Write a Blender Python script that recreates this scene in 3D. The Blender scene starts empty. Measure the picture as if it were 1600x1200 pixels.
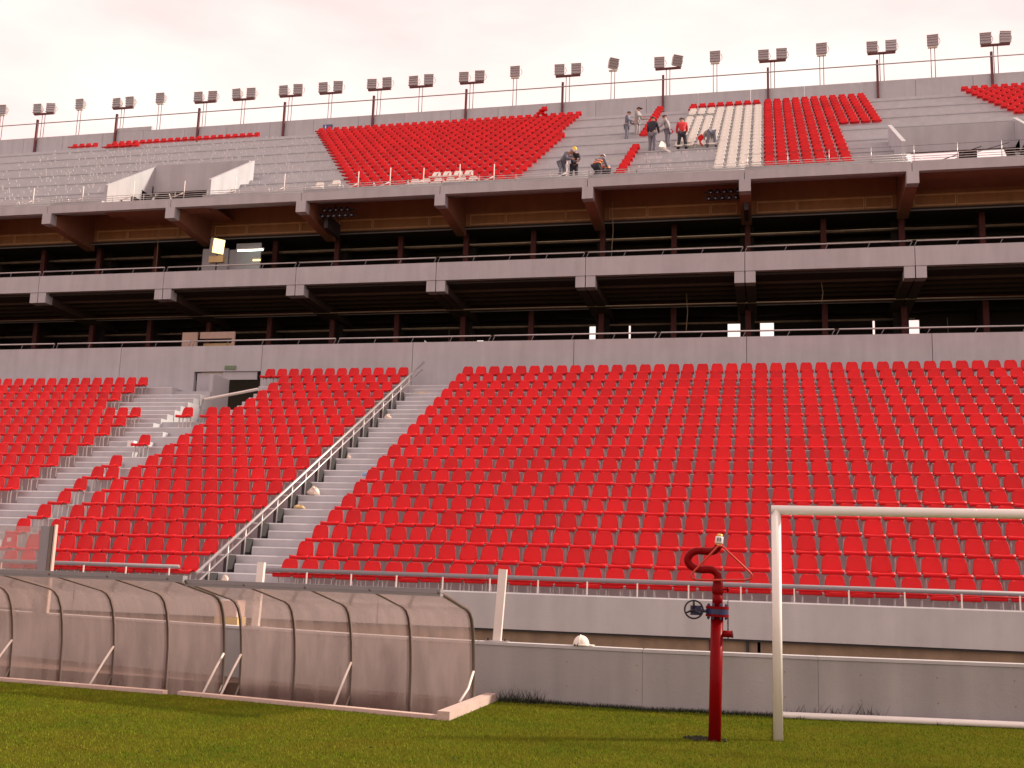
import bpy, math, random
from mathutils import Vector, Matrix, Euler
random.seed(7)
R = math.radians
C = bpy.context.scene.collection
S = bpy.context.scene

# ------------------------------------------------------------------ camera, sky, sun, exposure
cd = bpy.data.cameras.new('camera'); cam = bpy.data.objects.new('camera', cd); C.objects.link(cam)
cd.sensor_width = 36; cd.lens = 38.63; cd.clip_start = .1; cd.clip_end = 3000
cam.matrix_world = Matrix.Translation((0, 0, 1.6)) @ Matrix.Rotation(.2317, 4, 'Z') @ Matrix.Rotation(math.pi/2 + .1756, 4, 'X') @ Matrix.Rotation(.0328, 4, 'Z')
S.camera = cam
SUN_DIR = Vector((.74, .30, .56)).normalized()      # towards the sun
w = bpy.data.worlds.new('World'); S.world = w; w.use_nodes = True
nt = w.node_tree; nt.nodes.clear()
wo = nt.nodes.new('ShaderNodeOutputWorld'); bg = nt.nodes.new('ShaderNodeBackground')
sk = nt.nodes.new('ShaderNodeTexSky'); sk.sky_type = 'NISHITA'; sk.sun_disc = False
sk.sun_elevation = math.asin(SUN_DIR.z); sk.sun_rotation = math.atan2(SUN_DIR.x, SUN_DIR.y)
sk.air_density = 1.5; sk.dust_density = 6
tc = nt.nodes.new('ShaderNodeTexCoord'); mp = nt.nodes.new('ShaderNodeMapping'); mp.inputs['Scale'].default_value = (1, 1, 3)
nz = nt.nodes.new('ShaderNodeTexNoise'); nz.inputs['Scale'].default_value = 2.2; nz.inputs['Detail'].default_value = 6
rp = nt.nodes.new('ShaderNodeValToRGB')
rp.color_ramp.elements[0].position = .40; rp.color_ramp.elements[0].color = (1.0, .62, .60, 1)
rp.color_ramp.elements[1].position = .60; rp.color_ramp.elements[1].color = (1.0, .84, .77, 1)
vm = nt.nodes.new('ShaderNodeVectorMath'); vm.operation = 'SCALE'; vm.inputs['Scale'].default_value = 11.5
mx = nt.nodes.new('ShaderNodeMix'); mx.data_type = 'RGBA'; mx.inputs[0].default_value = .93
L = nt.links.new
L(tc.outputs['Generated'], mp.inputs[0]); L(mp.outputs[0], nz.inputs['Vector']); L(nz.outputs['Fac'], rp.inputs[0]); L(rp.outputs[0], vm.inputs[0])
L(sk.outputs[0], mx.inputs[6]); L(vm.outputs[0], mx.inputs[7]); L(mx.outputs[2], bg.inputs[0]); bg.inputs[1].default_value = .1
L(bg.outputs[0], wo.inputs[0])
sd = bpy.data.lights.new('sun', 'SUN'); sd.energy = 4.6; sd.angle = R(5); sd.color = (1, .86, .70)
so = bpy.data.objects.new('sun', sd); C.objects.link(so); so.rotation_euler = SUN_DIR.to_track_quat('Z', 'Y').to_euler(); so.location = (30, 20, 60)
S.view_settings.view_transform = 'Standard'; S.view_settings.look = 'None'; S.view_settings.exposure = .25; S.view_settings.gamma = 1
S.view_settings.use_curve_mapping = False
S.render.engine = 'CYCLES'

# ------------------------------------------------------------------ materials
def mat(name, col, rough=.6, metal=0., noise=0., scale=4., bump=0., bscale=60., coat=0., spec=.5, stains=0., stretch=(1, 1, 1), island=0.):
    m = bpy.data.materials.new(name); m.use_nodes = True; t = m.node_tree; b = t.nodes['Principled BSDF']
    b.inputs['Roughness'].default_value = rough; b.inputs['Metallic'].default_value = metal
    b.inputs['Coat Weight'].default_value = coat; b.inputs['Specular IOR Level'].default_value = spec
    b.inputs['Base Color'].default_value = (*col, 1)
    g = t.nodes.new('ShaderNodeNewGeometry'); last = None
    def mul(fac, amt, last):
        mr = t.nodes.new('ShaderNodeMapRange'); mr.inputs['To Min'].default_value = 1-amt; mr.inputs['To Max'].default_value = 1+amt*.6
        t.links.new(fac, mr.inputs['Value'])
        v = t.nodes.new('ShaderNodeVectorMath'); v.operation = 'SCALE'
        if last is None: v.inputs[0].default_value = col
        else: t.links.new(last, v.inputs[0])
        t.links.new(mr.outputs[0], v.inputs['Scale']); return v.outputs[0]
    mpn = t.nodes.new('ShaderNodeMapping'); mpn.inputs['Scale'].default_value = stretch; t.links.new(g.outputs['Position'], mpn.inputs[0])
    if noise:
        n = t.nodes.new('ShaderNodeTexNoise'); n.inputs['Scale'].default_value = scale; n.inputs['Detail'].default_value = 7; n.inputs['Roughness'].default_value = .65
        t.links.new(mpn.outputs[0], n.inputs['Vector']); last = mul(n.outputs['Fac'], noise, last)
    if stains:
        mp2 = t.nodes.new('ShaderNodeMapping'); mp2.inputs['Scale'].default_value = (2.2, 2.2, .25); t.links.new(g.outputs['Position'], mp2.inputs[0])
        n = t.nodes.new('ShaderNodeTexNoise'); n.inputs['Scale'].default_value = 1.3; n.inputs['Detail'].default_value = 8
        t.links.new(mp2.outputs[0], n.inputs['Vector']); last = mul(n.outputs['Fac'], stains, last)
    if island:
        last = mul(g.outputs['Random Per Island'], island, last)
    if island:
        oi = t.nodes.new('ShaderNodeObjectInfo'); last = mul(oi.outputs['Random'], island*.7, last)
    if last is not None: t.links.new(last, b.inputs['Base Color'])
    if bump:
        n = t.nodes.new('ShaderNodeTexNoise'); n.inputs['Scale'].default_value = bscale; n.inputs['Detail'].default_value = 4
        t.links.new(mpn.outputs[0], n.inputs['Vector'])
        bp = t.nodes.new('ShaderNodeBump'); bp.inputs['Strength'].default_value = bump; bp.inputs['Distance'].default_value = .01
        t.links.new(n.outputs['Fac'], bp.inputs['Height']); t.links.new(bp.outputs[0], b.inputs['Normal'])
    return m
M = {}
M['conc'] = mat('concrete', (.45, .455, .485), .85, noise=.16, scale=1.1, bump=.25, bscale=25, stains=.22)
M['conc2'] = mat('terrace concrete', (.47, .475, .50), .85, noise=.18, scale=2.3, bump=.2, bscale=20, stains=.14)
M['fence'] = mat('painted render', (.455, .455, .465), .8, noise=.14, scale=1.6, bump=.3, bscale=30, stains=.22)
M['pitchwall'] = mat('weathered pitch wall render', (.35, .345, .345), .85, noise=.16, scale=1.6, bump=.3, bscale=30, stains=.34)
M['moat'] = mat('dirty moat concrete', (.30, .22, .15), .9, noise=.5, scale=2.5, bump=.4, bscale=20, stains=.4)
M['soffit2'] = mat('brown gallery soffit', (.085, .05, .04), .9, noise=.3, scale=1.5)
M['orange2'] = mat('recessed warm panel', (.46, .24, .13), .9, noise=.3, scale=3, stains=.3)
M['dirt'] = mat('brown pit earth', (.12, .075, .055), .95, noise=.4, scale=3, bump=.4, bscale=20)
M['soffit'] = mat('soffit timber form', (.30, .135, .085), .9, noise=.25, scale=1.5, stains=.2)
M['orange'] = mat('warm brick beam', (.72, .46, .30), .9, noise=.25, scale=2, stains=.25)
M['inner'] = mat('bare concrete darkened for shade', (.036, .029, .026), .95, noise=.4, scale=.8)  # near-black base puts the galleries' shade into the concrete colour
M['column'] = mat('oxide red steel', (.10, .02, .018), .7, noise=.3, scale=2)
M['post'] = mat('oxide red post', (.12, .03, .035), .6, noise=.3, scale=6)
M['red'] = mat('red seat plastic', (.64, .006, .011), .42, noise=.22, scale=1.1, spec=.26, island=.13)
M['white'] = mat('white seat plastic', (.80, .78, .72), .4, noise=.05, scale=3)
M['galv'] = mat('galvanised steel', (.52, .50, .50), .42, metal=.75, noise=.2, scale=9)
M['rail'] = mat('grey painted rail', (.25, .235, .255), .6, metal=.1, noise=.15, scale=5)
M['goal'] = mat('white goal paint', (.82, .80, .76), .35, noise=.06, scale=7, bump=.05)
M['pipe'] = mat('red pipe paint', (.19, .002, .004), .32, noise=.22, scale=7, spec=.07, coat=.0, bump=.08, bscale=20)
M['ring'] = mat('sunlit-tone red ring paint', (.55, .045, .03), .35, noise=.2, scale=9, spec=.4)  # brighter than the pipe red: the lit orange highlight is in the colour
M['blue'] = mat('dark blue valve paint', (.012, .018, .09), .4, noise=.2, scale=20, coat=.3)
M['black'] = mat('black cast iron', (.012, .010, .02), .45)
M['dark'] = mat('black rubber and gap shade', (.03, .028, .03), .7)
M['kerb'] = mat('pale kerb concrete', (.55, .42, .37), .85, noise=.2, scale=6, bump=.4, bscale=30, stains=.2)
M['alu'] = mat('weathered aluminium', (.17, .14, .12), .45, metal=.4, noise=.25, scale=8)
M['whitemetal'] = mat('white painted strut', (.72, .66, .62), .5, noise=.1, scale=9)
M['lamp'] = mat('lamp housing', (.40, .37, .36), .5, metal=.3, noise=.2, scale=9)
M['lampglass'] = mat('lamp glass', (.30, .28, .30), .15, metal=.3)
M['skin'] = mat('skin', (.42, .22, .15), .6)
M['hair'] = mat('dark hair', (.02, .015, .012), .8)
M['grey'] = mat('grey work cloth', (.16, .17, .22), .9, noise=.2, scale=9)
M['pale'] = mat('pale work cloth', (.34, .33, .34), .9, noise=.2, scale=9)
M['darkcloth'] = mat('dark cloth', (.03, .03, .045), .9, noise=.2, scale=9)
M['redcloth'] = mat('red jacket cloth', (.60, .03, .04), .8, noise=.2, scale=9)
M['jean'] = mat('grey blue trousers', (.16, .16, .20), .9, noise=.2, scale=9)
M['hivis'] = mat('orange reflective stripe', (.85, .30, .12), .5)
M['yellow'] = mat('yellow helmet', (.75, .50, .02), .35)
M['greycap'] = mat('greenish cap', (.16, .24, .26), .7)
M['helmet'] = mat('white helmet', (.75, .70, .62), .35, noise=.08, scale=20)
M['pitch'] = mat('pitch soil and turf', (.085, .085, .010), .95, spec=.0, noise=.45, scale=1.2, bump=.6, bscale=70)
M['ground'] = mat('dry outer ground', (.20, .17, .13), .95, noise=.3, scale=.2)
M['blade'] = mat('grass blade', (.125, .155, .010), 1., spec=.0, noise=.5, scale=.55, stains=.35, island=.25)
def grass_mat(name, a, b, c, isl):
    m = bpy.data.materials.new(name); m.use_nodes = True; t = m.node_tree; p = t.nodes['Principled BSDF']; p.inputs['Roughness'].default_value = 1; p.inputs['Specular IOR Level'].default_value = 0
    g = t.nodes.new('ShaderNodeNewGeometry'); n = t.nodes.new('ShaderNodeTexNoise'); n.inputs['Scale'].default_value = .9; n.inputs['Detail'].default_value = 9; n.inputs['Roughness'].default_value = .72
    t.links.new(g.outputs['Position'], n.inputs['Vector']); q = t.nodes.new('ShaderNodeValToRGB'); e = q.color_ramp.elements
    e[0].position = .34; e[0].color = (*a, 1); e[1].position = .66; e[1].color = (*c, 1); f = e.new(.5); f.color = (*b, 1)
    t.links.new(n.outputs['Fac'], q.inputs[0]); mr = t.nodes.new('ShaderNodeMapRange'); mr.inputs['To Min'].default_value = 1-isl; mr.inputs['To Max'].default_value = 1+isl
    t.links.new(g.outputs['Random Per Island'], mr.inputs['Value']); v = t.nodes.new('ShaderNodeVectorMath'); v.operation = 'SCALE'
    t.links.new(q.outputs[0], v.inputs[0]); t.links.new(mr.outputs[0], v.inputs['Scale']); t.links.new(v.outputs[0], p.inputs['Base Color']); return m
M['blade'] = grass_mat('grass blade', (.185, .165, .018), (.132, .185, .013), (.068, .152, .011), .42)
M['tuft'] = mat('dark weed blade', (.022, .030, .010), .85, island=.3)
M['clod'] = mat('dark soil clod', (.02, .022, .012), .95)
M['panel'] = mat('pale partition', (.42, .42, .46), .7, noise=.1)
M['board'] = mat('pinkish board', (.42, .30, .25), .8, noise=.25, scale=4)
M['green'] = mat('green sign', (.13, .20, .12), .6)
M['bluesign'] = mat('blue sign', (.04, .07, .22), .5)
M['signwhite'] = mat('sign white', (.75, .72, .72), .5)
M['signred'] = mat('sign red', (.5, .03, .05), .5)
M['bag'] = mat('pale plastic bag', (.70, .58, .50), .5, noise=.2, scale=20)
M['bottle'] = mat('pale blue bottle', (.25, .38, .62), .2)
M['cardboard'] = mat('cardboard', (.55, .40, .20), .8, noise=.2, scale=20)
M['brass'] = mat('brass', (.75, .45, .12), .3, metal=.8)
def emis(name, col, st):
    m = bpy.data.materials.new(name); m.use_nodes = True; b = m.node_tree.nodes['Principled BSDF']
    b.inputs['Base Color'].default_value = (*col, 1); b.inputs['Emission Color'].default_value = (*col, 1); b.inputs['Emission Strength'].default_value = st
    return m
M['flood'] = emis('lit flood lamp', (1, .72, .25), 2.6)
M['tube'] = emis('lit fluorescent tube', (.80, 1, .82), 5)
def sheet(name, tint, milk, milkcol, gloss):
    m = bpy.data.materials.new(name); m.use_nodes = True; t = m.node_tree; t.nodes.clear()
    o = t.nodes.new('ShaderNodeOutputMaterial'); tr = t.nodes.new('ShaderNodeBsdfTransparent'); tr.inputs[0].default_value = (*tint, 1)
    df = t.nodes.new('ShaderNodeBsdfDiffuse'); df.inputs[0].default_value = (*milkcol, 1)
    tl = t.nodes.new('ShaderNodeBsdfTranslucent'); tl.inputs[0].default_value = (*milkcol, 1)
    gl = t.nodes.new('ShaderNodeBsdfGlossy'); gl.inputs['Roughness'].default_value = .12
    g = t.nodes.new('ShaderNodeNewGeometry'); n = t.nodes.new('ShaderNodeTexNoise'); n.inputs['Scale'].default_value = 1.4; n.inputs['Detail'].default_value = 6
    mpn = t.nodes.new('ShaderNodeMapping'); mpn.inputs['Scale'].default_value = (3, 1, .7); t.links.new(g.outputs['Position'], mpn.inputs[0]); t.links.new(mpn.outputs[0], n.inputs['Vector'])
    mr = t.nodes.new('ShaderNodeMapRange'); mr.inputs['From Min'].default_value = .3; mr.inputs['From Max'].default_value = .75
    mr.inputs['To Min'].default_value = milk*.6; mr.inputs['To Max'].default_value = milk*1.5; t.links.new(n.outputs['Fac'], mr.inputs['Value'])
    a = t.nodes.new('ShaderNodeMixShader'); a.inputs[0].default_value = .5; t.links.new(df.outputs[0], a.inputs[1]); t.links.new(tl.outputs[0], a.inputs[2])
    b = t.nodes.new('ShaderNodeMixShader'); t.links.new(mr.outputs[0], b.inputs[0]); t.links.new(tr.outputs[0], b.inputs[1]); t.links.new(a.outputs[0], b.inputs[2])
    lw = t.nodes.new('ShaderNodeFresnel'); lw.inputs['IOR'].default_value = gloss
    c = t.nodes.new('ShaderNodeMixShader'); t.links.new(lw.outputs[0], c.inputs[0]); t.links.new(b.outputs[0], c.inputs[1]); t.links.new(gl.outputs[0], c.inputs[2])
    t.links.new(c.outputs[0], o.inputs[0]); return m
M['smoky'] = sheet('smoky dugout sheet', (.86, .77, .73), .42, (.50, .40, .38), 1.45)
M['glass'] = sheet('screen glass', (.92, .90, .88), .22, (.60, .55, .56), 1.35)

# ------------------------------------------------------------------ helpers
class MB:
    def __init__(s): s.v = []; s.f = []; s.smooth = False
    def add(s, vs, fs):
        n = len(s.v); s.v += [tuple(p) for p in vs]; s.f += [tuple(i+n for i in q) for q in fs]; return s
    def box(s, x0, x1, y0, y1, z0, z1, M4=None):
        if x0 > x1: x0, x1 = x1, x0
        if y0 > y1: y0, y1 = y1, y0
        if z0 > z1: z0, z1 = z1, z0
        vs = [(x, y, z) for z in (z0, z1) for x, y in ((x0, y0), (x1, y0), (x1, y1), (x0, y1))]
        if M4: vs = [M4 @ Vector(p) for p in vs]
        return s.add(vs, [(3, 2, 1, 0), (4, 5, 6, 7), (0, 1, 5, 4), (1, 2, 6, 5), (2, 3, 7, 6), (3, 0, 4, 7)])
    def tube(s, pts, r, n=6, closed=False, caps=True):
        P = [Vector(p) for p in pts]; rr = r if isinstance(r, (list, tuple)) else [r]*len(P); k = len(P); base = len(s.v); up = None
        for i, p in enumerate(P):
            if closed: t = (P[(i+1) % k]-P[i-1])
            else: t = P[min(i+1, k-1)]-P[max(i-1, 0)]
            t.normalize()
            if up is None: up = Vector((0, 0, 1)) if abs(t.z) < .9 else Vector((0, 1, 0))
            a = t.cross(up).normalized(); b = a.cross(t).normalized(); up = b
            for j in range(n):
                an = 2*math.pi*j/n; q = p+(a*math.cos(an)+b*math.sin(an))*rr[i]; s.v.append(tuple(q))
        for i in range(k if closed else k-1):
            for j in range(n):
                i2 = (i+1) % k
                s.f.append((base+i*n+j, base+i*n+(j+1) % n, base+i2*n+(j+1) % n, base+i2*n+j))
        if caps and not closed:
            s.f.append(tuple(base+j for j in reversed(range(n)))); s.f.append(tuple(base+(k-1)*n+j for j in range(n)))
        return s
    def prism(s, poly, axis, a, b):       # poly in the two other coords; extruded along axis between a and b
        n = len(poly)
        def P(c, u, v): return (c, u, v) if axis == 'x' else (u, c, v) if axis == 'y' else (u, v, c)
        vs = [P(a, *p) for p in poly]+[P(b, *p) for p in poly]
        return s.add(vs, [tuple(reversed(range(n))), tuple(range(n, 2*n))]+[(i, (i+1) % n, n+(i+1) % n, n+i) for i in range(n)])
    def sphere(s, c, r, nu=8, nv=6, zs=1., top=False):
        c = Vector(c); base = len(s.v); v1 = nv
        for i in range(nv+1):
            th = (math.pi/2 if top else math.pi)*i/nv
            for j in range(nu):
                ph = 2*math.pi*j/nu; s.v.append((c.x+r*math.sin(th)*math.cos(ph), c.y+r*math.sin(th)*math.sin(ph), c.z+r*zs*math.cos(th)))
        for i in range(nv):
            for j in range(nu): s.f.append((base+i*nu+j, base+(i+1)*nu+j, base+(i+1)*nu+(j+1) % nu, base+i*nu+(j+1) % nu))
        return s
    def mesh(s, name, m, off=(0, 0, 0), smooth=False):
        me = bpy.data.meshes.new(name); o = Vector(off)
        me.from_pydata([tuple(Vector(p)-o) for p in s.v] if o.length else s.v, [], s.f); me.update()
        me.materials.append(m if not isinstance(m, str) else M[m])
        if smooth or s.smooth: me.polygons.foreach_set('use_smooth', [True]*len(me.polygons))
        return me
    def build(s, name, m, parent=None, smooth=False, loc=None):
        if loc is None: loc = BASE.get(parent.name, Vector((0, 0, 0))) if parent else Vector((0, 0, 0))
        o = bpy.data.objects.new(name, s.mesh(name, m, loc, smooth)); C.objects.link(o)
        if parent: o.parent = parent; BASE[o.name] = BASE.get(parent.name, Vector((0, 0, 0)))
        else: o.location = loc; BASE[o.name] = Vector(loc)
        return o
BASE = {}
def tag(o, label=None, cat=None, group=None, kind=None):
    for k, v in (('label', label), ('category', cat), ('group', group), ('kind', kind)):
        if v: o[k] = v
    return o
def empty(name, loc, label, cat, group=None, rz=0):
    o = bpy.data.objects.new(name, None); C.objects.link(o); o.location = loc; o.rotation_euler = (0, 0, rz); o.empty_display_size = .2
    BASE[o.name] = Vector(loc) if not rz else Vector((0, 0, 0)); return tag(o, label, cat, group)
def part(name, me, parent, loc=(0, 0, 0)):
    o = bpy.data.objects.new(name, me); C.objects.link(o); o.parent = parent; o.location = loc; return o
def box(*a): return MB().box(*a)
def copy_tree(o, parent=None):
    c = o.copy(); C.objects.link(c); c.parent = parent
    for ch in o.children: copy_tree(ch, c)
    return c

# words for counting neighbours in labels
ORD = 'first second third fourth fifth sixth seventh eighth ninth tenth eleventh twelfth thirteenth fourteenth fifteenth sixteenth seventeenth eighteenth nineteenth'.split()
TENS = {20: 'twenti', 30: 'thirti', 40: 'forti'}
def ordw(n):
    if n < 20: return ORD[n-1]
    t_, u_ = n//10*10, n % 10
    return TENS[t_]+'eth' if u_ == 0 else TENS[t_][:-1]+'y-'+ORD[u_-1]
def beyond(xs, x, lim):
    v = sorted([q for q in xs if q >= lim]); return ordw(v.index(x)+1)+' one'
def from_right(xs, x, lim):
    v = sorted([q for q in xs if q < lim], reverse=True)
    return ordw(v.index(x)+1) if x in v else None

# ------------------------------------------------------------------ stand dimensions (metres)
T, RR = .851, .432           # lower tier: row depth and rise
F0, Z0 = 23.15, 1.11         # front edge and level of the lowest row
def lz(i): return Z0+RR*i
def ld(i): return F0+T*i
U_T, U_R, UF, UZ = .863, .53, 42.75, 17.98
def uz(i): return UZ+U_R*i
def ud(i): return UF+U_T*i
B = 6.24
XL, XR = -56., 26.

# ------------------------------------------------------------------ ground
g = MB(); g.add([(-900, -900, -.8), (900, -900, -.8), (900, 900, -.8), (-900, 900, -.8)], [(0, 1, 2, 3)]); tag(g.build('ground', 'ground'), kind='structure')
fence = [(-30., 22.6), (-19, 19.25), (-13.4, 17.5), (-8.1, 15.86), (-5.8, 15.15), (-3.9, 14.78), (-1.6, 14.66), (0.6, 14.85), (3.2, 15.25), (8, 15.8), (16, 16.3), (26, 16.6)]
g = MB(); DF = [(-3.53, 12.5), (-7.42, 13.33), (-7.47, 13.24), (-13.9, 14.04)]; DB = [(-3.53, 14.25), (-7.45, 15.09), (-7.6, 15.0), (-13.9, 15.8)]
pv = [(-60, -60, 0), (60, -60, 0), (60, 16.9, 0)]+[(x, y+.1, 0) for x, y in reversed(fence) if x > -3.5]+[(-3.53, 14.8, 0)]+[(x, y, 0) for x, y in DF]+[(-13.9, 17.7, 0), (-19, 19.35, 0), (-30, 22.7, 0), (-60, 31, 0)]
g.add(pv, [tuple(range(len(pv)))]); tag(g.build('grass_pitch', 'pitch'), kind='structure')
g = MB(); pb = [(x, y, 0) for x, y in DB]+[(-13.9, 17.7, 0), (-13.4, 17.6, 0), (-8.1, 15.96, 0), (-5.8, 15.25, 0), (-3.53, 14.85, 0)]; g.add(pb, [tuple(range(len(pb)))])
tag(g.build('earth_strip', 'dirt'), kind='structure')
g = MB(); rim = DF+DB[::-1]; n_ = len(rim)
g.add([(x, y, 0) for x, y in rim]+[(x, y, -.45) for x, y in rim], [(i, (i+1) % n_, n_+(i+1) % n_, n_+i) for i in range(n_)]+[tuple(range(n_, 2*n_))])
tag(g.build('dugout_pit', 'dirt'), kind='structure')

def fy(x):
    for (a, b), (c, d) in zip(fence, fence[1:]):
        if a <= x <= c: return b+(d-b)*(x-a)/(c-a)
    return fence[0][1]
# perimeter wall: panels along the bend
pw = empty('perimeter_wall', (0, 14.7, 0), 'low pale concrete wall between the grass and the stand', 'wall')
for (a, b), (c, d) in zip(fence, fence[1:]):
    n = Vector((-(d-b), c-a)).normalized(); g0 = .002
    def q(x, y, o): return (x+n.x*o, y+n.y*o)
    p = [q(a+g0, b, 0), q(c-g0, d, 0), q(c-g0, d, .20), q(a+g0, b, .20)]
    MB().prism([(x, y) for x, y in p], 'z', -.8, .715).build('wall_panel', 'pitchwall', pw)
    p = [q(a+g0, b, -.012), q(c-g0, d, -.012), q(c-g0, d, .212), q(a+g0, b, .212)]
    MB().prism(p, 'z', .718, .758).build('coping', 'fence', pw)

for x in [-2.6+.93*q for q in range(10)]:
    for z in (.24, .55):
        y = fy(x); MB().tube([(x, y-.002, z), (x, y+.01, z)], .010, 8).build('tie_hole', 'moat', pw)

# ------------------------------------------------------------------ lower stand
ls = empty('lower_stand', (0, 23, 0), 'lower concrete seating terrace with half-step aisles above the moat wall', 'grandstand')
bayx = [XL+6*i for i in range(15)]
for a in [-.80+7.4*i for i in range(-8, 4)]:
    b = a+7.4
    MB().prism([(22.86, .57), (23.15, .57), (23.15, 1.32), (22.885, 1.32), (22.86, 1.295)], 'x', a+.012, b-.012).build('front_wall_panel', 'fence', ls)
for a in [-54.8+1.75*B*i for i in range(8)]:
    b = a+1.75*B
    MB().box(a+.03, b-.03, 23.0, 23.3, -.4, .52).build('moat_wall_panel', 'moat', ls)
for x_ in (-1.15, -.42, -7.0, 6.5): box(x_-.03, x_+.03, 22.95, 22.995, -.4, .54).build('moat_joint', 'dark', ls)
box(XL, XR, 22.9, 22.99, .525, .565).build('moat_shade_strip', 'dark', ls)  # black strip painted as the shade below the front wall
box(XL, XR, 23.35, 23.5, -.4, 1.1).build('moat_back', 'inner', ls)
# cut-outs for the vomitory: rows 13..17 between VL and VR
VL, VR = -20.6, -18.45
for i in range(18):
    z1, z0 = lz(i), lz(i)-RR-.12
    spans = [(XL, XR)]
    if 13 <= i <= 16: spans = [(XL, VL), (VR, XR)]
    if i == 17: spans = [(XL, -22.3), (-18.7, XR)]
    back = ld(i+1)+.05 if i < 17 else 39.16
    for a, b in spans:
        MB().prism([(ld(i), z0), (back, z0), (back, z1-.004), (ld(i)+.03, z1-.004), (ld(i), z1-.034)], 'x', a, b).build('terrace_step', 'conc2', ls)
aisles = [(-12.42, -11.02, 0, 17), (-21.15, -19.72, 0, 12), (-18.42, -17.66, 13, 16), (-23.1, -20.63, 13, 16), (-34.2, -32.9, 0, 17), (9.4, 10.8, 0, 17)]
for a, b, i0, i1 in aisles:
    for i in range(i0, i1+1):
        if i == 0: continue
        MB().prism([(ld(i)-T*.5, lz(i)-RR-.01), (ld(i)-.002, lz(i)-RR-.01), (ld(i)-.002, lz(i)-RR*.5), (ld(i)-T*.5+.03, lz(i)-RR*.5), (ld(i)-T*.5, lz(i)-RR*.5-.03)], 'x', a, b).build('aisle_step', 'conc', ls)
# vomitory recess
vy = empty('vomitory', (-19.6, 34.5, 6), 'gateway sunk into the lower terrace with grey door leaf and sloping pipe', 'gateway')
for i in range(13, 17):     # stepped flank walls
    box(VL-.16, VL-.002, ld(i)+.01, ld(i+1)-.02, 4.5, lz(i)-.02).build('flank_wall', 'conc', vy)
    box(VR+.002, VR+.12, ld(i)+.01, ld(i+1)+.01, 4.5, lz(i)-.02).build('flank_wall', 'conc', vy)
box(VL-.3, VR+.1, 34.28, 34.34, 4.5, 6.6).build('threshold_wall', 'conc', vy)
box(-22.3, VL-.17, 37.75, 37.95, 4.5, 8.3).build('landing_wall', 'conc', vy)
MB().box(-22.2, -21.1, 39.25, 39.32, 6.0, 9.30).build('door_leaf', 'conc', vy)
box(-21.08, -19.6, 39.23, 39.3, 9.02, 9.34).build('lintel', 'conc', vy)
box(-20.9, -20.75, 37.9, 39.2, 6.0, 9.0).build('inner_jamb', 'panel', vy)
MB().tube([(-20.55, 37.0, 7.85), (-18.6, 37.4, 8.3)], .06, 6).build('sloping_pipe', 'whitemetal', vy)
# concourse parapet wall
for k in range(-7, 9):
    a = -19.42+B*k; b = a+B
    if k == -1:
        box(a+.01, -22.3, 39.17, 39.37, 8.3, 10.39).build('concourse_wall_panel', 'conc', ls)
        box(-22.298, b-.01, 39.17, 39.37, 9.35, 10.39).build('concourse_wall_panel', 'conc', ls)
    else:
        box(a+.01, b-.01, 39.17, 39.37, 8.3, 10.39).build('concourse_wall_panel', 'conc', ls)
box(-19.43, -18.7, 39.17, 39.36, 8.2, 9.34).build('concourse_wall_panel', 'conc', ls) if False else None

# rails: low front rail with short posts
def front_rail(x0, x1, label):
    r = empty('front_rail', ((x0+x1)/2, 23.35, 1.32), label, 'railing', 'rails in front of the first seat row')
    MB().tube([(x0, 23.3, 1.63), (x1, 23.3, 1.63)], .05, 10).build('top_rail', 'rail', r, True)
    MB().tube([(x0, 23.33, 1.56), (x1, 23.33, 1.56)], .014, 5).build('lower_rail', 'red', r, True)
    n = int((x1-x0)/1.02)
    for i in range(n+1):
        x = x0+.12+i*(x1-x0-.24)/max(n, 1)
        box(x-.014, x+.014, 23.08, 23.10, 1.322, 1.60).build('post', 'whitemetal', r)
front_rail(-11.15, 9.0, 'long grey rail in front of the first row of the wide seat block')
front_rail(-19.0, -13.24, 'short grey rail in front of the first row of the narrow seat block')
front_rail(-31.5, -21.2, 'grey rail in front of the seats at the far left edge')

def handrail(x, label):
    r = empty('aisle_handrail', (x, 23.2, 1.1), label, 'handrail')
    sl = RR/T
    f = lambda y, h: (x, y, Z0+h+sl*(y-F0))
    MB().tube([f(22.95, .50), f(38.75, .50)], .038, 8).build('top_rail', 'galv', r, True)
    MB().tube([f(23.0, .26), f(38.6, .26)], .024, 6).build('lower_rail', 'galv', r, True)
    for i in range(17):
        y = ld(i)+.35
        p = f(y, .5); MB().tube([(x, y, lz(i)), p], .02, 5).build('post', 'galv', r, True)
        if i: MB().box(x-.14, x-.03, ld(i)-.42, ld(i)+.0, lz(i)-RR, lz(i)-.02).build('gap_shade_block', 'dark', r)  # black blocks stand in for the shaded gap beside the stairs
    return r
handrail(-12.58, 'sloping steel handrail beside the wide aisle stairs')

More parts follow.
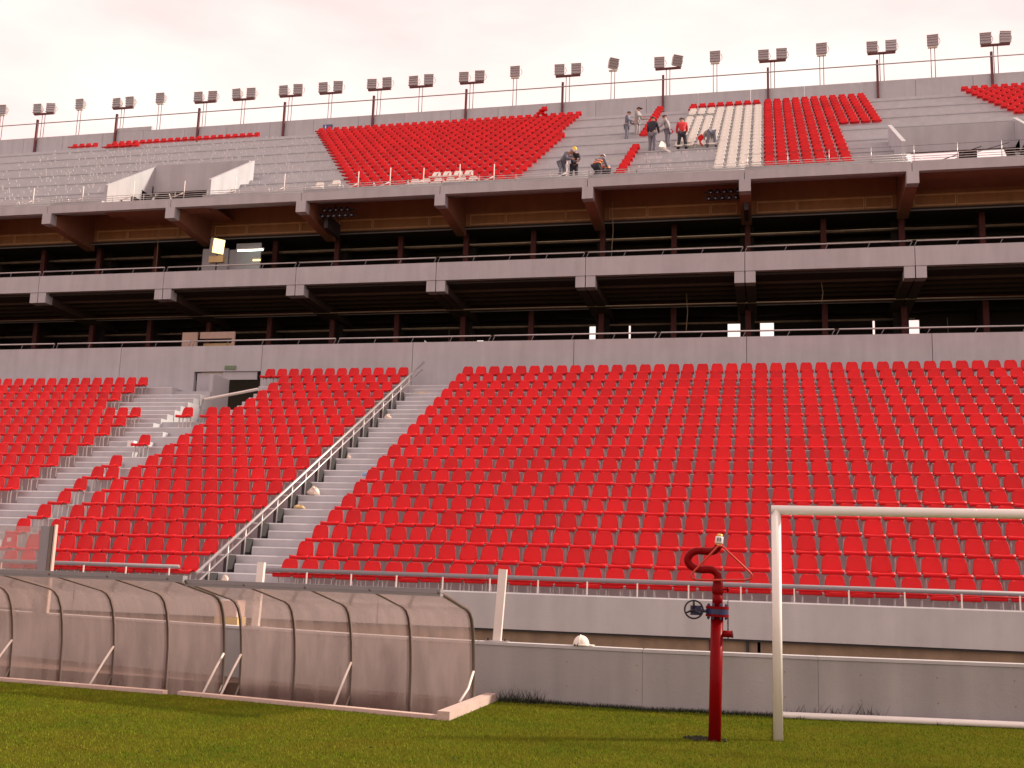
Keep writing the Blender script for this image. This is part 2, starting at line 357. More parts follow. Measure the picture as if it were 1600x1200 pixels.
# ------------------------------------------------------------------ galleries and upper stand
us = empty('upper_stand', (0, 42, 0), 'tall galleries with concrete balcony bands carrying the upper seating tier', 'grandstand')
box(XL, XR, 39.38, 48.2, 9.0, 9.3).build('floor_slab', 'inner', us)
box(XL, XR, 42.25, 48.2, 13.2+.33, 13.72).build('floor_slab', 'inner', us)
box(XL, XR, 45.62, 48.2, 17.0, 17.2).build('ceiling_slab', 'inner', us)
xs0 = [-32.0+B*k for k in range(-4, 10)]
for x in xs0:
    a, b = x+.012, x+B-.012
    box(a, b, 41.98, 42.22, 13.63, 14.39).build('balcony_panel', 'conc', us)
    box(a, b, 42.0, 42.25, 17.36, 17.74).build('tier_edge_panel', 'conc', us)
    for o in (-.40, .02):
        box(x+o, x+o+.38, 42.0, 42.5, 13.16, 13.62).build('beam_head', 'conc', us)
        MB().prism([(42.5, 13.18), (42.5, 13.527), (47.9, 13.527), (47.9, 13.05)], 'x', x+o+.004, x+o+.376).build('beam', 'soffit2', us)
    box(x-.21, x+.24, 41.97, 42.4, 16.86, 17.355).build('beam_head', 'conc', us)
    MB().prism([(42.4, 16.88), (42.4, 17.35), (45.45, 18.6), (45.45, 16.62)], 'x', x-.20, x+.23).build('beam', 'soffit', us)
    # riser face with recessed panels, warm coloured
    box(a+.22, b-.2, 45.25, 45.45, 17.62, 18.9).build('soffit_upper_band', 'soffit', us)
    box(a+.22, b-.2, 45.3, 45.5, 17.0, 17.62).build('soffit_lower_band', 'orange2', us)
    for (p, q_) in ((.5, 2.0), (2.15, 4.7), (4.85, 5.8)):
        m = MB(); m.box(x+p-.02, x+q_+.02, 45.26, 45.298, 17.5, 17.56); m.box(x+p-.02, x+q_+.02, 45.26, 45.298, 17.06, 17.12)
        m.box(x+p-.06, x+p-.021, 45.26, 45.298, 17.06, 17.56); m.box(x+q_+.021, x+q_+.06, 45.26, 45.298, 17.06, 17.56)
        m.build('panel_frame', 'orange', us)
    box(a, b, 42.3, 45.24, 17.37, 17.5).build('soffit_slab', 'soffit', us) if False else None
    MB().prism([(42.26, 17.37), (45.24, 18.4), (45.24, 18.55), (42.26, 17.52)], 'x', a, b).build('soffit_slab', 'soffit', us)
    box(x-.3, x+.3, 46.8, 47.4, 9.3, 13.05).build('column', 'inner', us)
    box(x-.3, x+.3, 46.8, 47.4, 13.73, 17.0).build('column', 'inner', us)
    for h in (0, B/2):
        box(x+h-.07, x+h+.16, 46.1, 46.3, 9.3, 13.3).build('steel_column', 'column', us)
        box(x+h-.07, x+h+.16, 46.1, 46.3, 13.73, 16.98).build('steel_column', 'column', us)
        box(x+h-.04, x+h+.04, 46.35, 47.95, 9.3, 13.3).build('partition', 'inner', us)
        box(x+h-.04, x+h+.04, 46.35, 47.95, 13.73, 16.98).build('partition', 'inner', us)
box(XL, XR, 45.2, 45.32, 16.90, 16.98).build('edge_trim', 'dark', us)
box(XL, XR, 45.17, 45.2, 16.84, 16.89).build('conduit', 'rail', us)
box(XL, XR, 46.0, 46.25, 13.30, 13.51).build('edge_beam', 'column', us)
box(XL, XR, 45.93, 45.98, 13.24, 13.28).build('conduit', 'rail', us)
for d in (47.45,):
    box(XL, XR, d, d+.3, 16.7, 16.99).build('joist', 'inner', us); box(XL, XR, d, d+.3, 13.2, 13.52).build('joist', 'inner', us)
for d in (43.2, 43.9, 44.6, 45.3):
    box(XL, XR, d, d+.12, 13.42, 13.525).build('joist', 'soffit2', us)
# back wall of the galleries with the openings the daylight comes through
KD = 48/56
holes1 = [(-9.14*KD, -8.74*KD, 13.08), (-7.05*KD, -6.93*KD, 13.05), (-1.95*KD, -1.27*KD, 13.0), (-.32*KD, .36*KD, 13.03), (5.15*KD, 5.27*KD, 13.02), (6.87*KD, 7.37*KD, 13.0), (-13.1, -12.75, 12.45)]
holes1.sort(); x = XL
for a, b, zt in holes1:
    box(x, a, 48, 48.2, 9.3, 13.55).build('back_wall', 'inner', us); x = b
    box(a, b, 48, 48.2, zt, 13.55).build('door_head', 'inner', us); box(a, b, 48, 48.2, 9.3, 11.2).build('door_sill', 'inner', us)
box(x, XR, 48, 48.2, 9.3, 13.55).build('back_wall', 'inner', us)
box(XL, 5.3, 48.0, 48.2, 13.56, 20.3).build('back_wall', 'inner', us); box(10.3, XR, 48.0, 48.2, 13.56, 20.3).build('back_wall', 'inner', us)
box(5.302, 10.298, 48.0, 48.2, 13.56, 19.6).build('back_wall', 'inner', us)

for d, z, rr_, a, b in ((45.0, 13.12, .03, -50, 20), (46.9, 12.75, .05, -40, 6), (47.5, 12.5, .03, -46, 18), (46.6, 16.55, .06, -44, 12), (47.4, 16.3, .03, -30, 20)):
    MB().tube([(a, d, z), (b, d, z)], rr_, 6).build('conduit', 'moat', us, True)
for x, d, z0_, z1_ in ((-27.5, 44.0, 13.72, 17.4), (-14.1, 46.9, 9.3, 12.8), (-3.2, 44.2, 11.8, 13.4), (2.1, 43.2, 12.6, 13.4), (-6.3, 44.0, 14.9, 17.4), (7.2, 46.6, 9.3, 12.7)):
    MB().tube([(x, d, z0_), (x+.06, d, (z0_+z1_)/2), (x, d, z1_)], .015, 5).build('hanging_cable', 'moat', us)
for x in [XL+2.3+3.7*q for q in range(20)]:
    box(x, x+1.1, 47.9, 47.97, 13.73, 15.9).build('door_leaf', 'column', us)
    box(x+1.3, x+1.9, 47.7, 47.97, 13.73, 14.9).build('stacked_boards', 'moat', us)

# handrails on the parapets
def balcony_rail(x0, d, z, h, label, group):
    r = empty('balcony_rail', (x0, d, z), label, 'handrail', group)
    MB().tube([(x0+.08, d, z+h), (x0+B-.08, d, z+h)], .03, 6).build('top_rail', 'galv', r, True)
    for f in (.06, 1.6, 3.12, 4.66, B-.06):
        xx = x0+f+(.02 if f < 1 else -.02)
        MB().tube([(xx-.10, d+.05, z), (xx+.02, d, z+h)], .016, 5).build('post', 'rail', r, True)
for k, x in enumerate(xs0):
    n_ = from_right(xs0, x, 12)
    balcony_rail(x, 42.1, 14.39, .24, f'{n_} low tube handrail from the right on the middle balcony band' if n_ else f'low tube handrail on the middle balcony band, {beyond(xs0, x, 12)} beyond the right edge', 'handrails along the middle balcony band')
for k in range(-6, 8):
    lx = [-19.42+3.1+B*q for q in range(-6, 8)]; n_ = from_right(lx, lx[k+6], 10)
    balcony_rail(lx[k+6], 39.27, 10.39, .23, f'{n_} low tube handrail from the right on the wall above the lower seats' if n_ else f'low tube handrail above the lower seats, {beyond(lx, lx[k+6], 10)} beyond the right edge', 'handrails on the wall above the lower seats')

# upper terraces
VOM = [(-29.42, -24.37, 46.2), (5.33, 10.2, 46.85)]
for i in range(20):
    z1 = uz(i); spans = [(XL, XR)]
    d0 = ud(i)
    if d0 < 46.3: spans = []; x = XL
    if d0 < 46.3:
        for a, b, _ in VOM: spans.append((x, a)); x = b
        spans.append((x, XR))
    for a, b in spans:
        MB().prism([(ud(i)-(.5 if i == 0 else 0), z1-U_R-.07), (ud(i+1)+.05, z1-.07-.12), (ud(i+1)+.05, z1-.004), (ud(i)-(.5 if i == 0 else 0), z1-.004)], 'x', a, b).build('terrace_step', 'conc2', us)
    if i % 3 == 0 and i:      # joint shadow under each precast unit
        for a, b in spans: box(a, b, ud(i)-.03, ud(i)+.05, z1-.05, z1+.005).build('unit_nosing', 'conc', us)
box(XL, XR, ud(20)+.06, 63.3, uz(19)-.3, uz(19)-.005).build('walkway', 'conc2', us)
for k in range(-3, 14):
    a = -49.72+B*k+2.1; 
    for h in (0, B/2):
        box(a+h+.01, a+h+B/2-.01, 63.3, 63.5, 27.3, 30.98).build('top_wall_panel', 'conc', us)
box(-43.5, -40.8, 63.29, 63.51, 30.985, 31.25).build('top_wall_panel', 'conc', us)
# upper vomitories
def upper_vom(a, b, dback, label, zb, opening):
    v = empty('upper_vomitory', ((a+b)/2, 42.8, 17.9), label, 'gateway', 'gateways cut into the upper tier')
    for x, side in ((a, -1), (b, 1)):
        zt = 21.45 if opening else 21.25; poly = [(42.6, 17.6), (dback+.3, 19.3), (dback+.35, zt-.05), (dback+.35, zt), (42.6, 18.82)]
        xo = x-.16 if side < 0 else x
        MB().prism(poly, 'x', xo, xo+.16).build('parapet_wall', 'conc', v)
    box(a, b, dback+.1, dback+.28, zb, 21.19).build('back_wall', 'conc', v)
    if opening:
        box(a, b, 47.2, 48.3, 17.3, 17.5).build('passage_floor', 'inner', v)
    else:
        box(a, b, dback+.6, dback+.7, 17.4, 20.2).build('dark_inner_wall', 'inner', v)
    box(a, b, 43.2, dback+.6, 17.72, 17.78).build('landing', 'soffit', v)
    box(a, b, 42.26, 43.19, 17.45, 17.7).build('landing_edge', 'soffit', v)
    return v
upper_vom(*VOM[0], 'sunlit gateway cut in the upper tier among empty terraces on the left', 19.78, False)
v = upper_vom(*VOM[1], 'gateway in the upper tier at right with bright sky showing through its opening', 20.04, True)
box(8.05, 8.75, 47.3, 47.5, 17.6, 20.6).build('pier', 'inner', v)
MB().prism([(9.7, 20.6), (10.35, 20.6), (10.35, 19.3), (10.15, 19.3)], 'y', 47.3, 47.5).build('pier', 'inner', v)
MB().tube([(5.6, 43.2, 17.85), (8.2, 43.4, 18.75)], .02, 5).build('fallen_bar', 'dark', v)
MB().tube([(6.4, 43.2, 18.0), (9.2, 43.4, 18.85)], .015, 5).build('fallen_bar', 'dark', v)

# thin railing at the front edge of the upper tier
for k, x in enumerate(xs0):
    n_ = from_right(xs0, x, 12)
    r = empty('edge_railing', (x, 42.1, 17.74), f'{n_} span from the right of the thin bar railing edging the upper tier' if n_ else f'span of the thin bar railing, {beyond(xs0, x, 12)} beyond the right edge', 'railing', 'bar railings along the front edge of the upper tier')
    for z in (17.80, 17.89, 17.98, 18.08):
        MB().tube([(x, 42.12, z), (x+B, 42.12, z)], .014, 5).build('bar', 'galv', r, True)
    if x > -4: MB().tube([(x, 42.12, 18.42), (x+B, 42.12, 18.42)], .006, 4).build('wire', 'dark', r)
    for j in range(4):
        xx = x+.1+j*B/4
        MB().tube([(xx, 42.12, 17.74), (xx, 42.12, 18.45 if x > -4 else 18.12)], .014, 5).build('post', 'galv', r, True)
# bent white supports waiting along the edge
STX = [-33.2, -30.6, -28.0, -25.45, -22.95, -20.6, -17.15, -15.7, -14.2, -12.6, -11.1, -8.0]
for x in [-33.2, -30.6, -28.0, -25.45, -22.95, -20.6, -17.15, -15.7, -14.2, -12.6, -11.1, -8.0]:
    r = empty('bent_tube_stanchion', (x, 42.5, 17.9), f'{from_right(STX, x, 99)} bent white stanchion from the right behind the bars of the upper tier edge', 'stanchion', 'bent white stanchions along the upper tier edge')
    h = random.uniform(.75, .95)
    MB().tube([(x, 42.5, 17.9), (x, 42.5, 18.15), (x, 42.5, 18.0+h)], .022, 6).build('upright', 'whitemetal', r, True)
    MB().tube([(x-.02, 42.48, 18.2), (x-.28, 42.4, 18.05), (x-.6, 42.4, 17.98), (x-.68, 42.4, 18.15)], .022, 6).build('arm', 'whitemetal', r, True)
    MB().tube([(x-.6, 42.4, 17.98), (x-.55, 42.4, 17.85)], .03, 6).build('foot', 'whitemetal', r, True)

# posts carrying the top rail
hr = empty('top_handrail', (0, 63, 31.9), 'thin dark handrail carried by red posts above the top wall against the sky', 'handrail')
MB().tube([(-60, 63.1, 31.93), (XR, 63.1, 31.93)], .035, 6).build('top_rail', 'rail', hr, True)
bposts = [-49.72+B*k for k in range(-1, 12)]
for x in bposts:
    box(x-.065, x+.065, 63.12, 63.26, 28.0, 32.25).build('post', 'post', hr)

# ------------------------------------------------------------------ floodlight masts on the top wall
def lamp_head(parent, cx, cy, z, yaw, tilt, glossy):
    M4 = Matrix.Translation((cx, cy, z)) @ Matrix.Rotation(yaw, 4, 'Z') @ Matrix.Rotation(tilt, 4, 'X') @ Matrix.Scale(1.28, 4)
    m = MB(); m.add([M4 @ Vector(p) for p in [(-.24, 0, 0), (.24, 0, 0), (.24, 0, .52), (-.24, 0, .52), (-.17, .3, .08), (.17, .3, .08), (.17, .3, .44), (-.17, .3, .44)]],
          [(0, 1, 2, 3), (5, 4, 7, 6), (1, 0, 4, 5), (2, 1, 5, 6), (3, 2, 6, 7), (0, 3, 7, 4)])
    h = m.build('lamp_housing', 'lamp', parent)
    m = MB().box(-.21, .21, -.02, -.004, .04, .48, M4); m.build('lamp_glass', 'lampglass', h)
    m = MB()
    for zz in (.02, .17, .30, .42, .50): m.box(-.25, .25, -.05, -.021, zz, zz+.03, M4)
    m.build('louvre', glossy, h)
    m = MB(); m.tube([M4 @ Vector((.27, .1, .1)), M4 @ Vector((.33, .15, .26)), M4 @ Vector((.27, .1, .42))], .018, 5); m.build('bracket', 'lamp', h)
doubles_half = {654, 512, 376}
half_single_like = []
k = 0
MX = [-49.72+B/2*i for i in range(-2, 23)]
for j, x in enumerate(MX):
    bay = (j % 2 == 0)
    xm = x+(.28 if bay else 0.0)
    mid = (-25.0 < x < -12) if not bay else True
    pair = bay or (-34.5 < x < -20.5)
    n_ = from_right(MX, x, 15); n_ = f'{n_} floodlight mast from the right, ' if n_ else 'floodlight mast beyond the right edge, '
    lab = n_+('twin lamps above a red post' if bay else 'twin lamps between two red posts' if pair else 'single lamp between two red posts')
    grp = ('twin floodlights at the red posts' if bay else 'twin floodlights between red posts' if pair else 'single floodlights between red posts')
    tilted = (not bay and abs(x+8.92) < 1.2)
    if tilted: lab, grp = 'crooked single floodlight turned aside on its tubes on the top wall', None
    t = empty('floodlight_mast', (xm, 63.4, 30.98), lab, 'floodlight', grp)
    zt = 32.72 if pair else 32.86
    for o in (-.11, .11): MB().tube([(xm+o, 63.4, 30.99), (xm+o, 63.4, zt)], .022, 6).build('tube', 'post', t, True)
    if pair:
        box(xm-.78, xm+.78, 63.3, 63.48, zt, zt+.09).build('crossbar', 'post', t)
        lamp_head(t, xm-.53, 63.3, zt+.1, random.uniform(-.15, .1), random.uniform(-.08, .12), 'lamp')
        tt = .35 if abs(x+5.9) < 1.5 else 0
        lamp_head(t, xm+.53, 63.3, zt+.1, random.uniform(-.1, .2)+tt, random.uniform(-.08, .12)+tt*.8, 'lamp' if random.random() < .6 else 'galv')
    else:
        box(xm-.26, xm+.26, 63.3, 63.48, zt, zt+.07).build('crossbar', 'whitemetal', t)
        lamp_head(t, xm, 63.3, zt+.08, .6 if tilted else random.uniform(-.1, .1), .35 if tilted else .05, 'lamp')

# ------------------------------------------------------------------ seats
def seat_parts(detail=1, legs=True):
    prof = [(-.41, .375, .215), (-.435, .39, .225), (-.43, .432, .232), (-.39, .447, .234), (-.24, .425, .226), (-.10, .425, .214), (-.045, .455, .218), (-.02, .52, .208), (0, .61, .199), (.02, .69, .188), (.034, .748, .166), (.042, .79, .115)]
    nx = 7
    if detail == 0: prof = [prof[i] for i in (0, 2, 4, 6, 8, 10, 11)]; nx = 4
    def strip(i0, i1):
        m = MB(); rows = prof[i0:i1]
        for th in (0, 1):
            for y, z, hw in rows:
                for j in range(nx):
                    u = -1+2*j/(nx-1); c = u*u
                    yy = y-.035*c*(1 if z > .46 else 0)+(.02*th if z > .46 else 0)
                    zz = z+(.018*c if z < .46 and y > -.40 else 0)-(.02*th if z <= .46 else 0)
                    m.v.append((u*hw, yy, zz))
        n = len(rows); o = n*nx
        for i in range(n-1):
            for j in range(nx-1):
                a = i*nx+j; m.f.append((a, a+1, a+nx+1, a+nx)); m.f.append((o+a+nx, o+a+nx+1, o+a+1, o+a))
        ring = [j for j in range(nx)]+[i*nx+nx-1 for i in range(1, n)]+[(n-1)*nx+j for j in range(nx-2, -1, -1)]+[i*nx for i in range(n-2, 0, -1)]
        for a, b in zip(ring, ring[1:]+ring[:1]): m.f.append((b, a, o+a, o+b))
        return m
    sp = 6 if detail else 3
    fr = MB()
    if legs:
        for x in (-.15, .15):
            fr.box(x-.014, x+.014, -.30, -.27, 0, .40); fr.box(x-.014, x+.014, -.05, -.02, 0, .41); fr.box(x-.014, x+.014, -.30, -.02, .385, .41)
        fr.box(-.24, .24, -.20, -.17, .375, .40)
    return strip(0, sp+1), strip(sp, len(prof)), fr
pan, bk, fr = seat_parts(1)
for m in (pan, bk): m.smooth = True
ME = dict(seat=pan.mesh('seat', 'red'), backrest=bk.mesh('backrest', 'red'), support_frame=fr.mesh('support_frame', 'galv'))
def red_seat(x, i, label, group=None):
    o = empty('stadium_seat', (x, 23.76+T*i, lz(i)), label, 'seat', group)
    for n in ('seat', 'backrest', 'support_frame'): part(n, ME[n], o)
    o.rotation_euler = (random.uniform(-.045, .045), random.uniform(-.012, .012), random.uniform(-.02, .02))
    return o
ordn = ['front', 'second', 'third', 'fourth', 'fifth', 'sixth', 'seventh', 'eighth', 'ninth', 'tenth', 'eleventh', 'twelfth', 'thirteenth', 'fourteenth', 'fifteenth', 'sixteenth', 'seventeenth', 'top']
rest = MB(); p0, b0, f0 = seat_parts(1); whole = MB(); whole.add(p0.v, p0.f); whole.add(b0.v, b0.f)
legs_m = MB()
uwhole = MB(); up, ub, uf = seat_parts(0); uwhole.add(up.v, up.f); uwhole.add(ub.v, ub.f)
def put(dst, src, x, y, z, rz=0.):
    c, s_ = math.cos(rz), math.sin(rz)
    dst.add([(x+c*a-s_*b, y+s_*a+c*b, z+d) for a, b, d in src.v], src.f)
n_ind = 0
for i in range(18):
    # wide block
    for j in range(-1, 62):
        x = -10.69+.5*j
        if j < 0: continue
        if 9.3 < x < 10.9: continue
        ind = i <= 6 and x < 5.4+.18*i
        if ind: red_seat(x, i, f'red seat {ordw(j+1)} from the stairs in the {ordn[i]} row of the wide block', f'{ordn[i]} row seats of the wide block'); n_ind += 1
        else: put(rest, whole, x, 23.76+T*i, lz(i), random.uniform(-.012, .012)); put(legs_m, fr, x, 23.76+T*i, lz(i))
    # block between the handrail and the broken aisle
    xl = -18.05-.02*i if i <= 12 else (-17.42 if i <= 16 else -18.42)
    x = -13.18
    while x > xl-.25:
        ind = i <= 3
        if ind: red_seat(x, i, f'red seat {ordw(int(round((-13.18-x)/.487))+1)} from the handrail in the {ordn[i]} row of the narrow block', f'{ordn[i]} row seats of the narrow block'); n_ind += 1
        else: put(rest, whole, x, 23.76+T*i, lz(i), random.uniform(-.012, .012)); put(legs_m, fr, x, 23.76+T*i, lz(i))
        x -= .487
    # far left block
    xr = -21.45 if i <= 12 else -23.4
    if i == 17: continue
    for j in range(60):
        x = xr-.5*j
        if x < -46 or -34.3 < x < -32.8: continue
        put(rest, whole, x, 23.76+T*i, lz(i), random.uniform(-.012, .012)); put(legs_m, fr, x, 23.76+T*i, lz(i))
iso = {12: (-19.45, 'lone red seat standing below the gateway flank wall'), 9: (-19.42, 'lone red seat midway up the half-built aisle left of the narrow block'),
       7: (-19.26, 'lone red seat standing just above a pair of seats on the aisle terraces'), 6: (-19.29, 'left seat of the pair beside the narrow block'), 5: (-19.25, 'lone red seat on the sixth step left of the narrow block'),
       4: (-19.12, 'lone red seat on the fifth step left of the narrow block'), 3: (-19.08, 'lone red seat on the fourth step left of the narrow block'), 2: (-19.02, 'lone red seat just above the glass screen')}
for i, (x, l) in iso.items(): red_seat(x, i, l)
red_seat(-18.79, 6, 'right seat of the pair beside the narrow block')
red_seat(-18.75, 1, 'red seat with a small white paper on its back behind the glass screen')
red_seat(-18.95, 0, 'leftmost front row seat seen through the glass screen')

# upper tier seats (small in the photo)
def urow(i, a, b, step=.5):
    x = a
    while x < b+.01:
        put(rest, uwhole, x, ud(i)+.50, uz(i)-.17, 0); x += step
for i in range(20):
    left = -17.75+(-26.95+17.75)*i/19
    urow(i, left+.25, -10.25, .503)
    if not (7 <= i <= 9): urow(i, -5.87, -5.87)
    rt = 3.55 if i < 10 else 5.5
    if i < 10: urow(i, .17, rt)
    else: urow(i, .17, rt)
    if i == 19: urow(i, -3.95, -.2)
    if i >= 10:
        urow(i, 10.55+.1*(19-i), 24, .5)
    if i == 19: urow(i, -41, -30.6); urow(i, -43.9, -42.1)
    if i == 18: urow(i, -40.8, -38.4); urow(i, -3.95, -3.9)
lab = 'rows of red plastic seats filling the upper and farther parts of both tiers'
rest.smooth = True
tag(rest.build('red_seat_rows', 'red'), lab, 'seats', kind='stuff')
tag(legs_m.build('seat_support_rows', 'galv'), 'grey steel supports under the rows of red seats in the lower tier', 'seat supports', kind='stuff')
# white seats of the upper tier
uw = uwhole.mesh('white_seat', 'white')
def white_seat(x, y, z, label, group=None, rot=(0, 0, 0)):
    o = bpy.data.objects.new('stadium_seat', uw); C.objects.link(o); o.location = (x, y, z); o.rotation_euler = rot
    return tag(o, label, 'white seat', group)
wrest = MB()
for c in range(8):
    x = -.33-.5*c+.0
    x = -.36-.5*c
    for i in range(19):
        if c > 3 and i <= 5 or c > 4 and i == 15 or i == 18: continue
        put(wrest, uwhole, x, ud(i)+.5, uz(i)-.17)
tag(wrest.build('white_seat_rows', 'white', smooth=True), 'block of white plastic seats left of the red upper block', 'white seats', kind='stuff')
for n_, x in enumerate((-14.13, -13.64, -13.14, -12.65)): white_seat(x, ud(1)+.5, uz(1)-.1, f'{ORD[n_]} from left of four white seats below the red upper block', 'short row of white seats at the upper edge', )
for n_, x in enumerate((-14.8, -14.3, -13.75, -13.2, -12.7, -12.2)): white_seat(x, ud(0)+.45, uz(0)-.2, f'{ORD[n_]} from left of the white seats right behind the bar railing', 'white seats behind the bar railing')
white_seat(-19.25, ud(0)+.5, uz(0)-.1, 'left one of two loose white seats on the empty terrace')
white_seat(-18.75, ud(1)+.3, uz(1)-.3, 'right one of two loose white seats on the empty terrace')
white_seat(-4.75, ud(5)+.4, uz(5), 'loose white seat lying at the feet of the workers', rot=(.3, .2, .9))
white_seat(-3.3, ud(6)+.3, uz(6), 'upturned white seat between the workers', rot=(-1.2, .2, .3))
# brackets left on the empty terraces
br = MB()
for i in range(1, 19):
    for j in range(95):
        x = -44.5+.28*j*1.0+random.uniform(-.1, .1)
        left = -17.75+(-26.95+17.75)*i/19
        if x > left-.2 or (x > -29.8 and x < -24 and i < 5): continue
        if random.random() < .45 or (x < -40 and random.random() < .5): continue
        y, z = ud(i)+random.uniform(.3, .6), uz(i)
        h_ = random.uniform(.26, .34); br.box(x-.016, x+.016, y-.02, y+.02, z+h_-.10, z+h_); br.box(x-.05, x+.05, y-.06, y-.03, z+h_-.03, z+h_)
for j in range(70):
    x = random.uniform(-5.3, -2.3); i = random.choice([0, 1, 2, 3, 4, 5]); y, z = ud(i)+.4, uz(i); br.box(x-.02, x+.03, y-.02, y+.02, z, z+.26)
tag(br.build('seat_brackets', 'galv'), 'small shiny metal seat brackets scattered on the empty upper terraces', 'brackets', kind='stuff')

# ------------------------------------------------------------------ lamp clusters under the upper tier edge
for x0, n, lab in ((-19.0, 6, 'cluster of dark round lamps under the upper tier edge, left one'), (-2.35, 6, 'cluster of dark round lamps under the upper tier edge, right one')):
    t = empty('lamp_cluster', (x0, 42.9, 17.2), lab, 'lamps')
    box(x0-.05, x0+n*.27, 43.05, 43.1, 16.95, 17.02).build('bar', 'dark', t); box(x0-.05, x0+n*.27, 43.05, 43.1, 17.22, 17.29).build('bar', 'dark', t)
    for r_ in (0, 1):
        for j in range(n-r_):
            cx, cz = x0+.12+j*.27+r_*.08, 16.98+.26*r_
            m = MB(); m.tube([(cx, 43.04, cz), (cx, 42.85, cz-.03)], [.07, .115], 10); l = m.build('lamp', 'black', t, True)
            MB().sphere((cx, 42.87, cz-.05), .04, 8, 4).build('bulb', 'lampglass', l, True)
    box(x0+n*.27-.12 if x0 > -10 else x0+.1, x0+n*.27+.06 if x0 > -10 else x0+.28, 43.15, 44.6, 16.5, 17.1).build('ballast_box', 'dark', t)

# ------------------------------------------------------------------ lit room in the middle gallery
rm = empty('lit_site_office', (-24, 44.5, 13.7), 'pale partition room with lit fluorescent tube in the dark middle gallery', 'room')
box(-25.7, -24.4, 45.0, 45.08, 13.73, 16.35).build('partition_panel', 'panel', rm)
box(-24.0, -22.75, 45.0, 45.08, 13.73, 16.55).build('partition_panel', 'panel', rm)
box(-24.4, -24.0, 45.1, 45.15, 13.73, 16.3).build('partition_panel', 'panel', rm)
box(-24.0, -22.9, 44.7, 44.74, 14.85, 15.1).build('board', 'signwhite', rm)
t = empty('fluorescent_lamp', (-23.1, 44.3, 16.3), 'long lit greenish fluorescent tube in the middle gallery', 'lamp'); MB().tube([(-23.55, 44.3, 15.98), (-22.3, 44.3, 15.98)], .035, 6).build('lamp_tube', 'tube', t); box(-23.6, -22.25, 44.28, 44.36, 16.02, 16.08).build('fitting', 'whitemetal', t)
t = empty('fluorescent_lamp', (-22.5, 44.3, 15.6), 'short lit yellowish tube below the long one', 'lamp'); MB().tube([(-22.75, 44.3, 15.5), (-22.4, 44.3, 15.5)], .035, 6).build('lamp_tube', 'flood', t); box(-22.78, -22.37, 44.28, 44.36, 15.54, 15.6).build('fitting', 'whitemetal', t)
t = empty('work_floodlight', (-24.0, 43.0, 14.4), 'lit square work floodlight on a stand glowing yellow in the gallery', 'floodlight')
M4 = Matrix.Translation((-23.8, 43.0, 15.8)) @ Matrix.Rotation(R(48), 4, 'Z') @ Matrix.Rotation(R(14), 4, 'X')
MB().box(-.27, .27, .03, .4, -.34, .34, M4).build('housing', 'lamp', t); MB().box(-.245, .245, -.0, .028, -.31, .31, M4).build('lamp_glass', 'flood', t)
MB().tube([(-23.95, 43.2, 15.5), (-24.0, 43.2, 13.75)], .04, 6).build('stand', 'dark', t); MB().box(-24.3, -23.6, 43.1, 43.3, 15.1, 15.4).build('ballast_box', 'cardboard', t)
t = empty('site_counter', (-22.8, 41, 9.3), 'pinkish board counter frame behind the rail above the gateway', 'counter')
box(-23.98, -23.3, 40.9, 41.0, 9.3, 11.38).build('side_board', 'board', t)
m = MB(); m.box(-23.22, -21.63, 41.0, 41.08, 11.12, 11.4); m.box(-21.75, -21.63, 41.0, 41.08, 9.3, 11.118); m.build('top_board', 'board', t)
box(-23.2, -21.8, 41.3, 41.4, 9.3, 10.98).build('inner_board', 'cardboard', t)
t = empty('grey_cover', (3.2, 43.5, 14.3), 'grey blue cover sticking up behind the middle balcony rail', 'cover')
MB().sphere((3.05, 43.2, 14.35), .34, 10, 5, .9, True).build('cloth', 'grey', t, True)
for x, d, z, lab, w_, sl in ((-13.4, 42.6, 14.39, 'white panel painted for bright sky seen behind the middle balcony band', .36, 1), (-13.0, 40, 10.39, 'white triangular panel painted for bright sky above the lower seats', .36, 0)):
    m = MB()  # white panels stand in for bright sky seen through openings
    if sl: m.prism([(x, z-.3), (x+w_+.1, z-.3), (x+w_-.05, z+.17), (x, z+.17)], 'y', d, d+.04)
    else: m.prism([(x, z-.3), (x+w_, z-.3), (x+w_, z+.0), (x, z+.27)], 'y', d, d+.04)
    tag(m.build('bright_sky_panel', 'signwhite', loc=Vector((x, d, z-.3))), lab, 'board')

# signs
t = empty('exit_sign', (-20.7, 39.1, 9.4), 'small green sign on the wall above the gateway', 'sign'); box(-20.97, -20.49, 39.13, 39.165, 9.42, 9.57).build('sign_plate', 'green', t)
t = empty('toilet_sign', (-27.9, 63.2, 30.4), 'small blue and red sign on the top wall left of the red upper block', 'sign')
box(-28.2, -27.57, 63.24, 63.29, 30.2, 30.5).build('sign_plate', 'bluesign', t)
m = MB(); m.prism([(-27.86, 30.24), (-27.62, 30.24), (-27.74, 30.46)], 'y', 63.225, 63.238); m.build('red_symbol', 'signred', t)
m = MB(); m.box(-28.06, -27.98, 63.225, 63.238, 30.24, 30.40); m.sphere((-28.02, 63.23, 30.44), .035, 6, 4); m.build('white_symbol', 'signwhite', t)
for a, b, mm, lab in ((-10.2, -9.3, 'board', 'long reddish block lying on the top terrace'), (-8.0, -7.7, 'lamp', 'small grey block on the top terrace')):
    tag(MB().box(a, b, 61.2, 61.4, uz(19), uz(19)+.5).build('block', mm, loc=Vector(((a+b)/2, 61.3, uz(19)))), lab, 'block')
